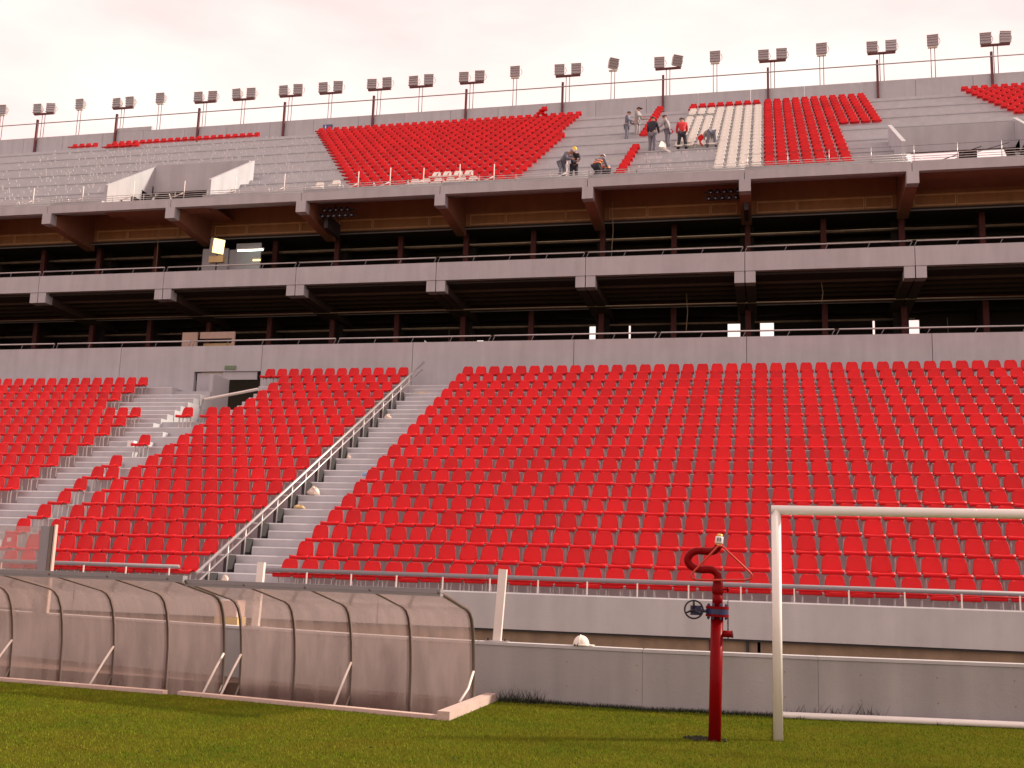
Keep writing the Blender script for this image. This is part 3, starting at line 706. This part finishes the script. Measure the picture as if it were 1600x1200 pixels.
# red seat perched on the back of the top row
m = MB(); m.add(uwhole.v, uwhole.f); o = m.build('loose_red_seat', 'red', loc=Vector((0, 0, 0))); o.location = (-12.65, ud(19)+.45, uz(19)+.25); tag(o, 'loose red seat stacked on the top row of the upper block', 'seat')
o = bpy.data.objects.new('loose_red_seat', o.data); C.objects.link(o); o.location = (-12.8, ud(19)+.35, uz(19)+.02); tag(o, 'second loose red seat just under the one stacked highest', 'seat')

# ------------------------------------------------------------------ workers
def skin_obj(name, pts, edges, rad, m, parent, sub=1, root=0):
    me = bpy.data.meshes.new(name); me.from_pydata(pts, edges, []); me.materials.append(M[m])
    o = bpy.data.objects.new(name, me); C.objects.link(o); o.parent = parent
    md = o.modifiers.new('skin', 'SKIN'); md.use_smooth_shade = True
    if not me.skin_vertices:
        bpy.context.view_layer.objects.active = o
    for v, r_ in zip(me.skin_vertices[0].data, rad): v.radius = (r_, r_) if not isinstance(r_, tuple) else r_
    me.skin_vertices[0].data[root].use_root = True
    s_ = o.modifiers.new('sub', 'SUBSURF'); s_.levels = sub; s_.render_levels = sub
    return o
def person(x, row, rz, label, top='grey', legs='jean', hat=None, lean=0., arms=None, stance=.1, knee=0., h=1.72, dy=.35, hatmat=None, vest=False):
    z = uz(row); t = empty('person', (x, ud(row)+dy, z), label, 'person', rz=rz); t.rotation_euler = (0, 0, rz); k = h/1.72*1.04
    t.scale = (k, k, k)
    hz = .92-knee*.36
    def tor(p, extra=0.):      # rotate the trunk forward (towards -y) about the hips
        a = lean+extra; v = Vector(p)-Vector((0, 0, hz)); return tuple(Vector((v.x, v.y*math.cos(a)-v.z*math.sin(a), v.y*math.sin(a)+v.z*math.cos(a)))+Vector((0, 0, hz)))
    P = {'pel': (0, 0, hz), 'wai': tor((0, .01, hz+.18)), 'che': tor((0, 0, hz+.40)), 'nek': tor((0, 0, hz+.55)), 'hd0': tor((0, -.02, hz+.63)), 'hd1': tor((0, -.02, hz+.72)), 'hd2': tor((0, -.0, hz+.79))}
    for s_, n in ((-1, 'l'), (1, 'r')):
        P['sh'+n] = tor((s_*.18, 0, hz+.49)); P['hip'+n] = (s_*.09, 0, hz-.05)
        kf = -.25*knee; P['kn'+n] = (s_*(stance*.6+.05), kf-.02, .48-.05*knee); P['an'+n] = (s_*(stance+.03), .03, .08); P['to'+n] = (s_*(stance+.05), -.15, .03)
        am = (arms or {}).get(n, ((.08, .0, -.28), (.02, -.08, -.24)))
        e = Vector(P['sh'+n])+Vector((s_*am[0][0], am[0][1], am[0][2])); w_ = e+Vector((s_*am[1][0], am[1][1], am[1][2])); P['el'+n] = tuple(e); P['wr'+n] = tuple(w_)
    rad = dict(pel=.12, wai=.11, che=.135, nek=.055, hd0=.075, hd1=.09, hd2=.06, sh=.07, hip=.09, kn=.058, an=.04, to=.035, el=.042, wr=.028)
    names = list(P); pts = [P[n] for n in names]; rads = [rad.get(n, rad.get(n[:-1])) for n in names]; E = []
    def e(a, b): E.append((names.index(a), names.index(b)))
    e('pel', 'wai'); e('wai', 'che'); e('che', 'nek'); e('nek', 'hd0'); e('hd0', 'hd1'); e('hd1', 'hd2')
    for n in 'lr':
        e('che', 'sh'+n); e('sh'+n, 'el'+n); e('el'+n, 'wr'+n); e('pel', 'hip'+n); e('hip'+n, 'kn'+n); e('kn'+n, 'an'+n); e('an'+n, 'to'+n)
    # nose, ears
    face = Vector(P['hd0'])+Vector(tor((0, -.10, hz+.66)))-Vector(tor((0, 0, hz+.63)))
    # hands: palm, four unequal fingers and a thumb
    for n in 'lr':
        wv, ev = Vector(P['wr'+n]), Vector(P['el'+n]); d = (wv-ev).normalized(); side = d.cross(Vector((0, 1, .2))).normalized(); nrm = d.cross(side)
        pi = len(pts); pts.append(tuple(wv+d*.07)); rads.append(.026); E.append((names.index('wr'+n), pi))
        for q_, (o_, l_) in enumerate(((-.03, .055), (-.01, .07), (.012, .065), (.03, .05))):
            a_ = wv+d*.10+side*o_; b_ = a_+d*l_*.6+nrm*.012; c_ = b_+d*l_*.4+nrm*.02
            pts += [tuple(a_), tuple(b_), tuple(c_)]; rads += [.0095, .009, .008]; j = len(pts); E += [(pi, j-3), (j-3, j-2), (j-2, j-1)]
        a_ = wv+d*.03+side*.04; pts += [tuple(a_), tuple(a_+d*.04+side*.015)]; rads += [.011, .009]; j = len(pts); E += [(pi, j-2), (j-2, j-1)]
    skin_obj('body', pts, E, rads, 'skin', t)
    m = MB(); fc = Vector(P['hd0']).lerp(Vector(P['hd1']), .5); fw = (Vector(tor((0, -1, hz)))-Vector(tor((0, 0, hz)))).normalized(); upv = (Vector(P['hd2'])-Vector(P['hd0'])).normalized()
    tip = fc+fw*.115; m.add([tuple(tip), tuple(fc+fw*.08+Vector((.018, 0, 0))-upv*.015), tuple(fc+fw*.08-Vector((.018, 0, 0))-upv*.015), tuple(fc+fw*.085+upv*.04)], [(0, 1, 3), (0, 3, 2), (0, 2, 1), (1, 2, 3)])
    m.build('nose', 'skin', t, loc=Vector((0, 0, 0)))
    for s_ in (-1, 1): MB().sphere(fc+fw*.082+Vector((s_*.032, 0, 0))+upv*.03, .011, 6, 4).build('eye', 'hair', t, loc=Vector((0, 0, 0)))
    # jacket
    nm = ['pel', 'wai', 'che', 'nek', 'shl', 'ell', 'wrl', 'shr', 'elr', 'wrr']; pr_ = dict(pel=.15, wai=.14, che=.165, nek=.07, sh=.09, el=.062, wr=.048)
    jp = [P[n] for n in nm]; jp[0] = tor((0, 0, hz-.02)); ix = nm.index
    jp[3] = tuple(Vector(P['che']).lerp(Vector(P['nek']), .75))
    jE = [(0, 1), (1, 2), (2, 3), (2, 4), (4, 5), (5, 6), (2, 7), (7, 8), (8, 9)]
    skin_obj('jacket', jp, jE, [pr_.get(n, pr_.get(n[:-1])) for n in nm], top, t)
    nm = ['pel', 'hipl', 'knl', 'anl', 'hipr', 'knr', 'anr']; pr_ = dict(pel=.135, hip=.11, kn=.078, an=.07)
    skin_obj('trousers', [P[n] for n in nm], [(0, 1), (1, 2), (2, 3), (0, 4), (4, 5), (5, 6)], [pr_.get(n, pr_.get(n[:-1])) for n in nm], legs, t)
    for n in 'lr':
        skin_obj('shoe', [P['an'+n], tuple(Vector(P['an'+n])*.5+Vector(P['to'+n])*.5), P['to'+n]], [(0, 1), (1, 2)], [.055, .05, .045], 'darkcloth', t)
    hc = Vector(P['hd1']); rot = Matrix.Translation(hc) @ Matrix.Rotation(lean, 4, 'X')
    m = MB(); m.sphere((0, 0, .0), .118 if hat in ('helmet',) else .105, 12, 5, 1.0 if hat == 'helmet' else .85, True)
    if hat: m.tube([(.118*math.cos(a), .13*math.sin(a)-.02*(math.sin(a) < 0), 0) for a in [2*math.pi*i/12 for i in range(12)]], .012, 4, closed=True)
    if hat in ('helmet', 'cap'): m.box(-.06, .06, -.19, -.1, -.008, .006)
    m.v = [tuple(rot @ Vector(p)) for p in m.v]; m.build('helmet' if hat == 'helmet' else 'cap' if hat else 'hair', hatmat or 'hair', t, True, loc=Vector((0, 0, 0)))
    if vest:
        m = MB()
        for zz in (.14, .30): 
            c = Vector(tor((0, 0, hz+zz))); m.tube([tuple(c+Vector((.18*math.cos(a), .155*math.sin(a), 0))) for a in [2*math.pi*i/14 for i in range(14)]], .03, 6, closed=True)
        m.build('reflective_band', 'hivis', t, True, loc=Vector((0, 0, 0)))
    return t
fwd = ((.05, -.10, -.27), (-.06, -.22, -.06))
down = ((.04, -.06, -.28), (.0, -.10, -.25))
person(-6.75, 10, R(80), 'person in grey work clothes standing leftmost on the bare terrace, facing right', 'grey', 'grey', None, .12, dict(l=fwd, r=fwd), dy=.5, h=1.6)
person(-6.35, 11, R(70), 'person in pale grey clothes and dark cap standing behind the leftmost worker', 'pale', 'pale', 'cap', .12, dict(l=fwd, r=fwd), dy=.5, h=1.65, hatmat='hair')
person(-5.1, 6, R(165), 'person dressed in dark top and trousers seen from behind beside the red seat strip', 'darkcloth', 'jean', None, .06, dict(l=fwd, r=down), h=1.78, stance=.07)
person(-4.45, 7, R(250), 'person in pale shirt and grey trousers stooping slightly, between the dark and the red worker', 'pale', 'jean', None, .22, dict(l=fwd, r=fwd), h=1.7, stance=.07)
person(-3.72, 6, R(190), 'person in a bright red jacket, black trousers and green cap', 'redcloth', 'darkcloth', 'cap', .15, dict(l=fwd, r=fwd), h=1.7, stance=.16, hatmat='greycap')
person(-2.38, 6, R(200), 'person bending far down to the terrace in front of the white seats', 'pale', 'grey', None, 1.35, dict(l=((.0, -.10, -.28), (0, -.05, -.26)), r=((.0, -.10, -.28), (0, -.05, -.26))), h=1.7, stance=.2, hatmat='hair')
person(-8.3, 0, R(60), 'person in grey jacket bending down behind the bar railing, left of the yellow helmet', 'grey', 'grey', None, .95, dict(l=fwd, r=fwd), h=1.62, hatmat='pale', dy=.1, knee=.25)
person(-7.82, 0, R(10), 'person wearing a yellow hard hat and dark shirt leaning over behind the bar railing', 'darkcloth', 'darkcloth', 'helmet', .65, dict(l=fwd, r=fwd), h=1.62, hatmat='yellow', dy=.4, knee=.35)
person(-6.85, 0, R(150), 'person in a striped reflective vest and pale hard hat crouching behind the bar railing', 'grey', 'darkcloth', 'helmet', .7, dict(l=fwd, r=fwd), knee=.8, h=1.62, hatmat='helmet', vest=True, dy=.1)
person(-6.45, 0, R(200), 'person in an orange striped vest crouching behind the pale helmeted one', 'grey', 'darkcloth', None, .9, dict(l=fwd, r=fwd), knee=.95, h=1.6, vest=True, dy=.5)
m = MB(); m.add(uwhole.v, uwhole.f)
hs = bpy.data.objects.new('carried_seat', m.mesh('carried_seat', 'red')); C.objects.link(hs); hs.location = (-3.25, ud(6)+.1, uz(6)+.25); hs.rotation_euler = (.9, .3, 1.2); hs.scale = (.8, .8, .8); tag(hs, 'red seat shell carried low by the person in the red jacket', 'seat')
hs = bpy.data.objects.new('loose_red_seat', hs.data); C.objects.link(hs); hs.location = (-4.7, ud(8)+.3, uz(8)+.5); hs.rotation_euler = (.4, 1.0, .3); hs.scale = (.6, .6, .6); tag(hs, 'small red seat shell held up between the dark and the pale worker', 'seat')
for x, i, mm, lab in ((-6.9, 4, 'yellow', 'yellow and black hard hat lying on the bare terrace'), (-2.6, 0, 'hivis', 'orange hard hat lying behind the bar railing')):
    t = empty('hard_hat', (x, ud(i)+.4, uz(i)), lab, 'helmet')
    b_ = Vector((x, ud(i)+.4, uz(i))); MB().sphere(b_+Vector((0, 0, .03)), .14, 12, 5, .95, True).build('shell', mm, t, True)
    MB().tube([b_+Vector((.17*math.cos(a), .19*math.sin(a), .02)) for a in [2*math.pi*i_/12 for i_ in range(12)]], .02, 5, closed=True).build('brim', 'dark', t, True)

# ------------------------------------------------------------------ dugouts
def dugout(xs, d0, shear, z_top, label, xend_kerb):
    t = empty('dugout', ((xs[0]+xs[-1])/2, d0, 0), label, 'dugout', None)
    x0 = xs[0]
    def off(x): return shear*(x0-x)
    prof = [(-.06, z_top), (.06, z_top-.02), (.46, z_top-.09), (.88, z_top-.165), (1.18, z_top-.215), (1.33, z_top-.265), (1.44, z_top-.35), (1.53, z_top-.50), (1.60, z_top-.72), (1.65, z_top-1.0), (1.67, .0), (1.67, -.45)]
    for x in xs:
        r = MB(); r.tube([(x, d0+off(x)+a, b) for a, b in prof], .023, 8); r.build('rib', 'alu', t, True)
    tr = .003*(xs[0]-xs[-1]) if False else 0
    a, b = xs[0]+(.02 if xend_kerb else .23), xs[-1]-.02
    P = lambda x, dy, z: (x, d0+off(x)+dy, z)
    m = MB(); m.add([P(a, -.06, z_top+.035), P(b, -.06, z_top+.035), P(b, .06, z_top+.035), P(a, .06, z_top+.035), P(a, -.06, z_top-.05), P(b, -.06, z_top-.05), P(b, .06, z_top-.05), P(a, .06, z_top-.05)],
              [(0, 3, 2, 1), (4, 5, 6, 7), (0, 1, 5, 4), (1, 2, 6, 5), (2, 3, 7, 6), (3, 0, 4, 7)]); m.build('front_top_rail', 'rail', t)
    for xa, xb in zip(xs, xs[1:]):
        m = MB(); n = len(prof); q = []
        for (aa, bb) in prof:
            q += [P(xa-.012, aa-.012, bb-.012), P(xb+.012, aa-.012, bb-.012)]
        m.add(q, [(2*i, 2*i+1, 2*i+3, 2*i+2) for i in range(n-1)]); m.build('roof_sheet', 'smoky', t, True)
    for k_, x in enumerate(xs):
        if k_ % 2 == 0 or k_ == len(xs)-1:
            m = MB(); m.tube([P(x, 1.64, .42), P(x-.01, 1.44, .22), P(x-.03, 1.12, .085) if (xend_kerb and x == xs[0]) else P(x-.02, 1.0, -.25)], .017, 6); m.build('strut', 'whitemetal', t, True)
            m = MB(); m.tube([P(x, 1.65, -.02), P(x-.02, 1.58, -.16), P(x-.04, 1.35, -.30)], .014, 6); m.build('foot_brace', 'alu', t, True)
    a = xs[0]
    m = MB(); K = [P(a+.02, .02, 0), P(xs[-1]-.05, .02, 0), P(xs[-1]-.05, .14, 0), P(a+.02, .14, 0)]
    m.add([(x, y, z) for z in (-.1, .045) for x, y, _ in K], [(3, 2, 1, 0), (4, 5, 6, 7), (0, 1, 5, 4), (1, 2, 6, 5), (2, 3, 7, 6), (3, 0, 4, 7)][0:6]); m.build('front_kerb', 'kerb', t)
    if xend_kerb:
        m = MB(); m.box(a+.022, a+.17, d0+.0, d0+2.25, -.1, .10); m.build('end_kerb', 'kerb', t)
    return t
A = [-3.70-.91*i for i in range(5)]
dugout(A, 12.42, .2148, 1.425, 'curved smoky dugout shelter nearer the goal, its end kerb on the grass', True)
Bx = [-7.60-.96*i for i in range(7)]
dugout(Bx, 13.18, .125, 1.47, 'curved smoky dugout shelter running out of the left edge', False)
t = empty('cardboard_boxes', (-8.4, 16.5, .4), 'cream cardboard boxes showing in the gap between the two dugouts', 'boxes')
box(-8.62, -8.22, 16.4, 16.7, .2, .86).build('lower_box', 'cardboard', t); box(-8.6, -8.24, 16.4, 16.68, .863, 1.12).build('upper_box', 'kerb', t)

# posts and the glass screen on the perimeter wall
for x, lean, lab in ((-3.60, .055, 'leaning white steel post bolted on the low wall right of the dugouts'), (-7.62, .03, 'white steel post rising behind the gap between the dugouts')):
    y = fy(x)+.1; t = empty('wall_post', (x, y, .76), lab, 'post'); M4 = Matrix.Translation((x, y, .76)) @ Matrix.Rotation(lean, 4, 'Y')
    m = MB(); m.box(-.055, .055, -.03, -.02, .0, .97, M4); m.box(-.055, -.045, -.019, .04, 0, .97, M4); m.box(.045, .055, -.019, .04, 0, .97, M4); m.build('upright', 'whitemetal', t)
    MB().box(-.16, .16, -.06, .06, .0, .012, Matrix.Translation((x, y, .76))).build('base_plate', 'galv', t)
    for s_ in (-1, 1): MB().tube([(x+s_*.12, y-.03, .765), (x+s_*.12, y-.03, .80)], .016, 6).build('bolt', 'dark', t)
yg = fy(-12.0)
t = empty('glass_screen', (-12.8, yg, .76), 'clear glass screen with a grey end post on the low wall behind the left dugout', 'glass screen')
box(-12.24, -12.18, yg+.0, yg+.08, .76, 2.26).build('end_post', 'alu', t); box(-12.155, -12.13, yg-.01, yg+.06, .76, 2.28).build('edge_strip', 'kerb', t)
box(-12.44, -12.26, yg+.02, yg+.05, .76, 2.25).build('end_post', 'rail', t)
box(-14.6, -12.442, yg+.02, yg+.035, .80, 2.24).build('glass_pane', 'glass', t)
t = empty('glass_screen', (-16, fy(-15.5), .76), 'further pane of the glass screen beyond the left edge', 'glass screen')
box(-17.2, -14.7, yg+.9, yg+.92, .80, 2.24).build('glass_pane', 'glass', t)

# white helmet on the low wall
hx, hy = -2.43, fy(-2.43)+.09
t = empty('hard_hat', (hx, hy, .76), 'white hard hat resting on top of the low wall', 'helmet')
m = MB(); m.sphere((hx, hy, .775), .108, 20, 9, 1.12, True); m.build('shell', 'helmet', t, True)
m = MB(); m.tube([(hx+.115*math.cos(a)+.012, hy+.125*math.sin(a), .772) for a in [2*math.pi*i/20 for i in range(20)]], .008, 5, closed=True)
m.prism([(hx+.08, hy-.08), (hx+.17, hy-.05), (hx+.175, hy+.05), (hx+.08, hy+.08)], 'z', .766, .776); m.build('brim', 'helmet', t, True)
m = MB(); m.tube([(hx-.01, hy-.108*math.cos(a), .775+.124*math.sin(a)) for a in [math.pi*i/12 for i in range(13)]], .007, 5); m.build('ridge', 'helmet', t, True)
for s_ in (-.07, -.03): MB().box(hx+s_-.008, hx+s_+.008, hy-.125, hy-.105, .76, .785).build('strap_slot', 'dark', t)

# ------------------------------------------------------------------ red standpipe
px, py = -.565, 12.155
t = empty('standpipe', (px, py, 0), 'red standpipe with gooseneck, triangular ring and blue valve standing in the grass', 'standpipe')
lean = .0035
def pp(dx, z, dy=0): return (px+dx+lean*z*6, py+dy, z)
MB().tube([pp(0, -.1), pp(0, 1.28)], .066, 20).build('lower_pipe', 'pipe', t, True)
MB().tube([pp(0, 1.385), pp(0, 1.52)], .055, 20).build('upper_pipe', 'pipe', t, True)
MB().tube([pp(0, 1.51), pp(0, 1.525), pp(0, 1.555), pp(0, 1.59), pp(0, 1.61), pp(0, 1.68)], [.055, .062, .064, .060, .053, .052], 20).build('collar', 'pipe', t, True)
for z0_, z1_ in ((1.275, 1.30), (1.358, 1.385)):
    MB().tube([pp(0, z0_), pp(0, z1_)], .122, 24).build('flange', 'pipe', t)
vb = MB().tube([pp(0, 1.302), pp(0, 1.356)], .118, 24).build('valve_body', 'blue', t)
for j in range(8):
    a = 2*math.pi*(j+.5)/8; bx_, by_ = .1*math.cos(a), .1*math.sin(a)
    MB().tube([pp(bx_, 1.245, by_), pp(bx_, 1.255, by_), pp(bx_, 1.41, by_), pp(bx_, 1.415, by_)], [.006, .009, .009, .005], 6).build('bolt', 'blue', t)
    m = MB(); m.tube([pp(bx_, 1.256, by_), pp(bx_, 1.273, by_)], .014, 6); m.tube([pp(bx_, 1.387, by_), pp(bx_, 1.402, by_)], .014, 6); m.build('nut', 'blue', t)
m = MB(); m.tube([pp(.05, 1.10), pp(.165, 1.10)], .036, 14); o_ = m.build('side_outlet', 'pipe', t, True)
MB().tube([pp(.155, 1.10), pp(.172, 1.10)], .039, 14).build('outlet_cap', 'post', t, True)
m = MB(); m.tube([pp(.05, 1.565), pp(.10, 1.565)], .009, 8); m.tube([pp(.10, 1.54), pp(.112, 1.565), pp(.10, 1.59)], .012, 6); m.build('drain_tap', 'pipe', t, True)
gc = pp(-.235, 1.335)
m = MB(); m.tube([pp(-.11, 1.33), pp(-.20, 1.335)], .018, 8); m.box(gc[0]-.045, gc[0]+.07, py-.06, py+.03, 1.285, 1.385); m.tube([(gc[0], py-.02, 1.335), (gc[0], py-.13, 1.345)], .022, 8)
m.build('valve_gearbox', 'blue', t)
wc = Vector((gc[0]-.005, py-.125, 1.345)); wr_ = .094
m = MB(); m.tube([wc+Vector((wr_*math.cos(a), .02*math.cos(a), wr_*math.sin(a))) for a in [2*math.pi*i/28 for i in range(28)]], .0095, 8, closed=True)
for a in (R(90), R(205), R(330)): m.tube([wc, wc+Vector((wr_*math.cos(a), 0, wr_*math.sin(a)))], [.016, .009], 6)
m.build('handwheel', 'black', t, True)
# gooseneck: swan-shaped thick tube
gn = [(0, 1.67, 0), (-.005, 1.715, 0), (-.04, 1.755, 0), (-.10, 1.77, -.01), (-.17, 1.765, -.02), (-.24, 1.775, -.02), (-.30, 1.81, -.02), (-.325, 1.865, -.02), (-.30, 1.925, -.02), (-.245, 1.96, -.01), (-.17, 1.965, 0), (-.10, 1.96, 0), (-.05, 1.97, 0), (-.015, 1.995, 0), (.0, 2.03, 0)]
def smooth_pts(P, n=4):
    out = []
    for i in range(len(P)-1):
        p0, p1, p2, p3 = [Vector(P[max(0, min(len(P)-1, i+k_))]) for k_ in (-1, 0, 1, 2)]
        for j in range(n):
            u = j/n; out.append(.5*((2*p1)+(p2-p0)*u+(2*p0-5*p1+4*p2-p3)*u*u+(3*p1-p0-3*p2+p3)*u**3))
    out.append(Vector(P[-1])); return out
m = MB(); m.tube([pp(p.x, p.y, p.z) for p in smooth_pts(gn)], .041, 14); m.build('gooseneck', 'pipe', t, True)
for a_ in (2, 10):
    p = gn[a_]; MB().tube([pp(p[0]-.012, p[1], p[2]), pp(p[0]+.004, p[1]+.001, p[2])], .0435, 14).build('weld_ring', 'pipe', t, True)
tri = [(.02, 2.02), (.0, 2.02), (-.265, 1.73), (-.285, 1.695), (-.26, 1.668), (-.2, 1.655), (0, 1.66), (.29, 1.67), (.345, 1.685), (.36, 1.72), (.34, 1.745), (.04, 2.02)]
ms = []
for (a, b) in zip(tri, tri[1:]+tri[:1]):
    for k_ in range(2): ms.append((a[0]+(b[0]-a[0])*k_/2, a[1]+(b[1]-a[1])*k_/2))
m = MB(); m.tube([pp(x_, z_, -.07) for x_, z_ in ms], .0115, 8, closed=True); m.build('triangular_ring', 'ring', t, True)
cap = Matrix.Translation(pp(-.0, 2.035)) @ Matrix.Rotation(.12, 4, 'Y')
m = MB(); 
def ct(zs, rs, name, mm):
    q = MB(); q.tube([cap @ Vector((0, 0, z_)) for z_ in zs], rs, 16); return q.build(name, mm, t, True)
ct([-.02, .01], .034, 'coupling_collar', 'brass'); cc = ct([.012, .022, .08, .09], [.040, .044, .042, .040], 'coupling_label', 'signwhite'); ct([.091, .108, .12], [.034, .030, .018], 'coupling_cap', 'brass')
q = MB()
for x_ in (-.021, .006):
    q.box(x_, x_+.015, -.0475, -.044, .038, .074, cap)
q.build('label_print', 'jean', t)

# ------------------------------------------------------------------ goal
t = empty('goal', (3.7, 12.55, 0), 'white football goal standing against the low wall at the right edge', 'goal')
MB().tube([(.085, 12.53, 0), (.085, 12.53, 2.44)], .052, 24).build('goal_post', 'goal', t, True)
MB().tube([(7.5, 12.53, 0), (7.5, 12.53, 2.44)], .052, 24).build('goal_post', 'goal', t, True)
MB().tube([(.033, 12.53, 2.445), (7.552, 12.53, 2.445)], .052, 24).build('crossbar', 'goal', t, True)
MB().tube([(.12, 14.62, .04), (3.3, 15.08, .04), (7.5, 15.5, .04)], .042, 14).build('ground_bar', 'goal', t, True)
for x in (.12, 7.5): MB().tube([(x-.03 if x < 1 else x, 12.59, .03), (x, 14.6 if x < 1 else 15.4, .03)], .03, 10).build('side_bar', 'goal', t, True)

# ------------------------------------------------------------------ litter
def crumple(c, r, sy, sz, n=10):
    m = MB(); m.sphere((0, 0, 0), 1, n, 6)
    m.v = [(c[0]+p[0]*r*random.uniform(.6, 1.25), c[1]+p[1]*sy*random.uniform(.6, 1.25), c[2]+max(p[2], -.4)*sz*random.uniform(.6, 1.3)+sz*.4) for p in m.v]; return m
def litter(x, i, half, r, sy, sz, mm, label, name='plastic_bag', cat='bag'):
    y = ld(i)+.1-(T*.5 if half else 0); z = lz(i)-(RR*.5 if half else 0)
    o = crumple((x, y, z), r, sy, sz).build(name, mm, loc=Vector((x, y, z))); tag(o, label, cat)
litter(-11.15, 8, True, .17, .07, .10, 'bottle', 'crushed pale blue plastic bottle on the right side of the aisle stairs', 'crushed_bottle', 'bottle')
litter(-12.2, 6, False, .20, .12, .17, 'bag', 'crumpled pale plastic bag leaning on the handrail midway up the stairs')
litter(-12.22, 5, False, .18, .10, .07, 'cardboard', 'torn yellowish cardboard lying under the handrail', 'torn_cardboard', 'cardboard')
litter(-12.25, 9, False, .07, .05, .10, 'bag', 'small white paper cup under the handrail in the upper half of the stairs', 'paper_cup', 'litter')
litter(-12.25, 1, True, .09, .06, .11, 'bag', 'small clear bag at the foot of the handrail', 'plastic_bag')
litter(-12.3, 13, False, .12, .06, .10, 'bag', 'white wrapper beside the handrail near the top of the stairs', 'wrapper', 'litter')
litter(-11.9, 16, False, .30, .05, .03, 'cardboard', 'flat brown strip of litter near the top of the stairs', 'flat_litter', 'litter')
o = MB().box(-20.28, -20.05, ld(10)+.12, ld(10)+.3, lz(10), lz(10)+.2).build('white_box', 'signwhite', loc=Vector((-20.2, ld(10)+.2, lz(10)))); tag(o, 'small white box on the half-built aisle steps', 'box')
for x, i, l in ((-2.6, 15, 'tiny white scrap between the seats high in the wide block'), (-.35, 9, 'tiny white scrap between seats midway up the wide block'), (-2.35, 4, 'white scrap between seats left above the standpipe'), (6.1, 11, 'tiny white scrap between seats in the upper right of the wide block'), (2.4, 5, 'white scrap between the seats above the crossbar')):
    litter(x, i, False, .05, .04, .07, 'signwhite', l, 'paper_scrap', 'litter')
o = box(-.06, .06, -.012, -.008, .0, .1).build('white_paper', 'signwhite', loc=Vector((0, 0, 0))); o.location = (-18.75, 23.76+T-.06, lz(1)+.58); tag(o, 'small white paper stuck on a seat back behind the glass screen', 'paper')

# ------------------------------------------------------------------ grass
import numpy as np
rng = np.random.default_rng(3)
def blades(name, n, xr, yfun, h, wd, m, label, cat, inside=None):
    x = rng.uniform(*xr, n); y = yfun(x, rng.random(n))
    if inside is not None: k_ = inside(x, y); x, y = x[k_], y[k_]; n = len(x)
    a = rng.uniform(0, 2*np.pi, n); b = rng.uniform(0, 2*np.pi, n); H = h*rng.uniform(.4, 1.2, n); W = wd*rng.uniform(.6, 1.3, n); l = H*rng.uniform(.2, 1.0, n)
    v = np.empty((n, 3, 3)); v[:, 0] = np.stack([x+W*np.cos(a), y+W*np.sin(a), np.full(n, -.003)], 1); v[:, 1] = np.stack([x-W*np.cos(a), y-W*np.sin(a), np.full(n, -.003)], 1)
    v[:, 2] = np.stack([x+l*np.cos(b), y+l*np.sin(b), H], 1)
    me = bpy.data.meshes.new(name); me.vertices.add(3*n); me.vertices.foreach_set('co', v.ravel()); me.loops.add(3*n); me.loops.foreach_set('vertex_index', np.arange(3*n, dtype=np.int32))
    me.polygons.add(n); me.polygons.foreach_set('loop_start', np.arange(0, 3*n, 3, dtype=np.int32)); me.update(calc_edges=True); me.materials.append(M[m])
    o = bpy.data.objects.new(name, me); C.objects.link(o); return tag(o, label, cat, kind='stuff')
FX = np.array([p[0] for p in fence]); FY = np.array([p[1] for p in fence])
def indug(x, y):
    fr_ = np.where(x > -7.45, 12.42+.2148*(-3.7-x), 13.18+.125*(-7.6-x))
    return ~((x < -3.6) & (y > fr_+.05))
blades('grass_blades', 420000, (-14, 7), lambda x, u: 7.5+(np.interp(x, FX, FY)-7.5)*u, .022, .0030, 'blade', 'short mown grass of the pitch', 'grass', indug)
blades('wall_weeds', 9000, (-3.5, 8), lambda x, u: np.interp(x, FX, FY)-.01-(.06+.16*(.5+.5*np.sin(x*5.3)*np.sin(x*1.7+1)))*u**2, .06, .005, 'tuft', 'dark uncut weeds along the foot of the low wall', 'weeds')
blades('corner_weeds', 130, (-3.5, -2.9), lambda x, u: np.interp(x, FX, FY)-.02-.16*u, .19, .006, 'tuft', 'tall weed tuft in the corner beside the dugout kerb', 'weeds')
blades('goal_weeds', 60, (.2, 1.4), lambda x, u: np.interp(x, FX, FY)-.02-.06*u, .22, .008, 'tuft', 'tall thin weeds standing behind the goal ground bar', 'weeds')
m = MB()
for j in range(60):
    if j < 32: x, y, r_ = px-.03+random.gauss(-.10, .14), py+random.gauss(.02, .05), random.uniform(.02, .045)
    else: x, y, r_ = random.uniform(-10, 4), random.uniform(8.8, 12), random.uniform(.008, .02)
    m.v and None
    c_ = crumple((x, y, -.005), r_, r_*.8, r_*.7, 6); m.add(c_.v, c_.f)
tag(m.build('soil_clods', 'clod'), 'dark clods of soil at the standpipe foot and on the grass', 'soil', kind='stuff')
print('individual seats', n_ind, 'objects', len(bpy.data.objects))
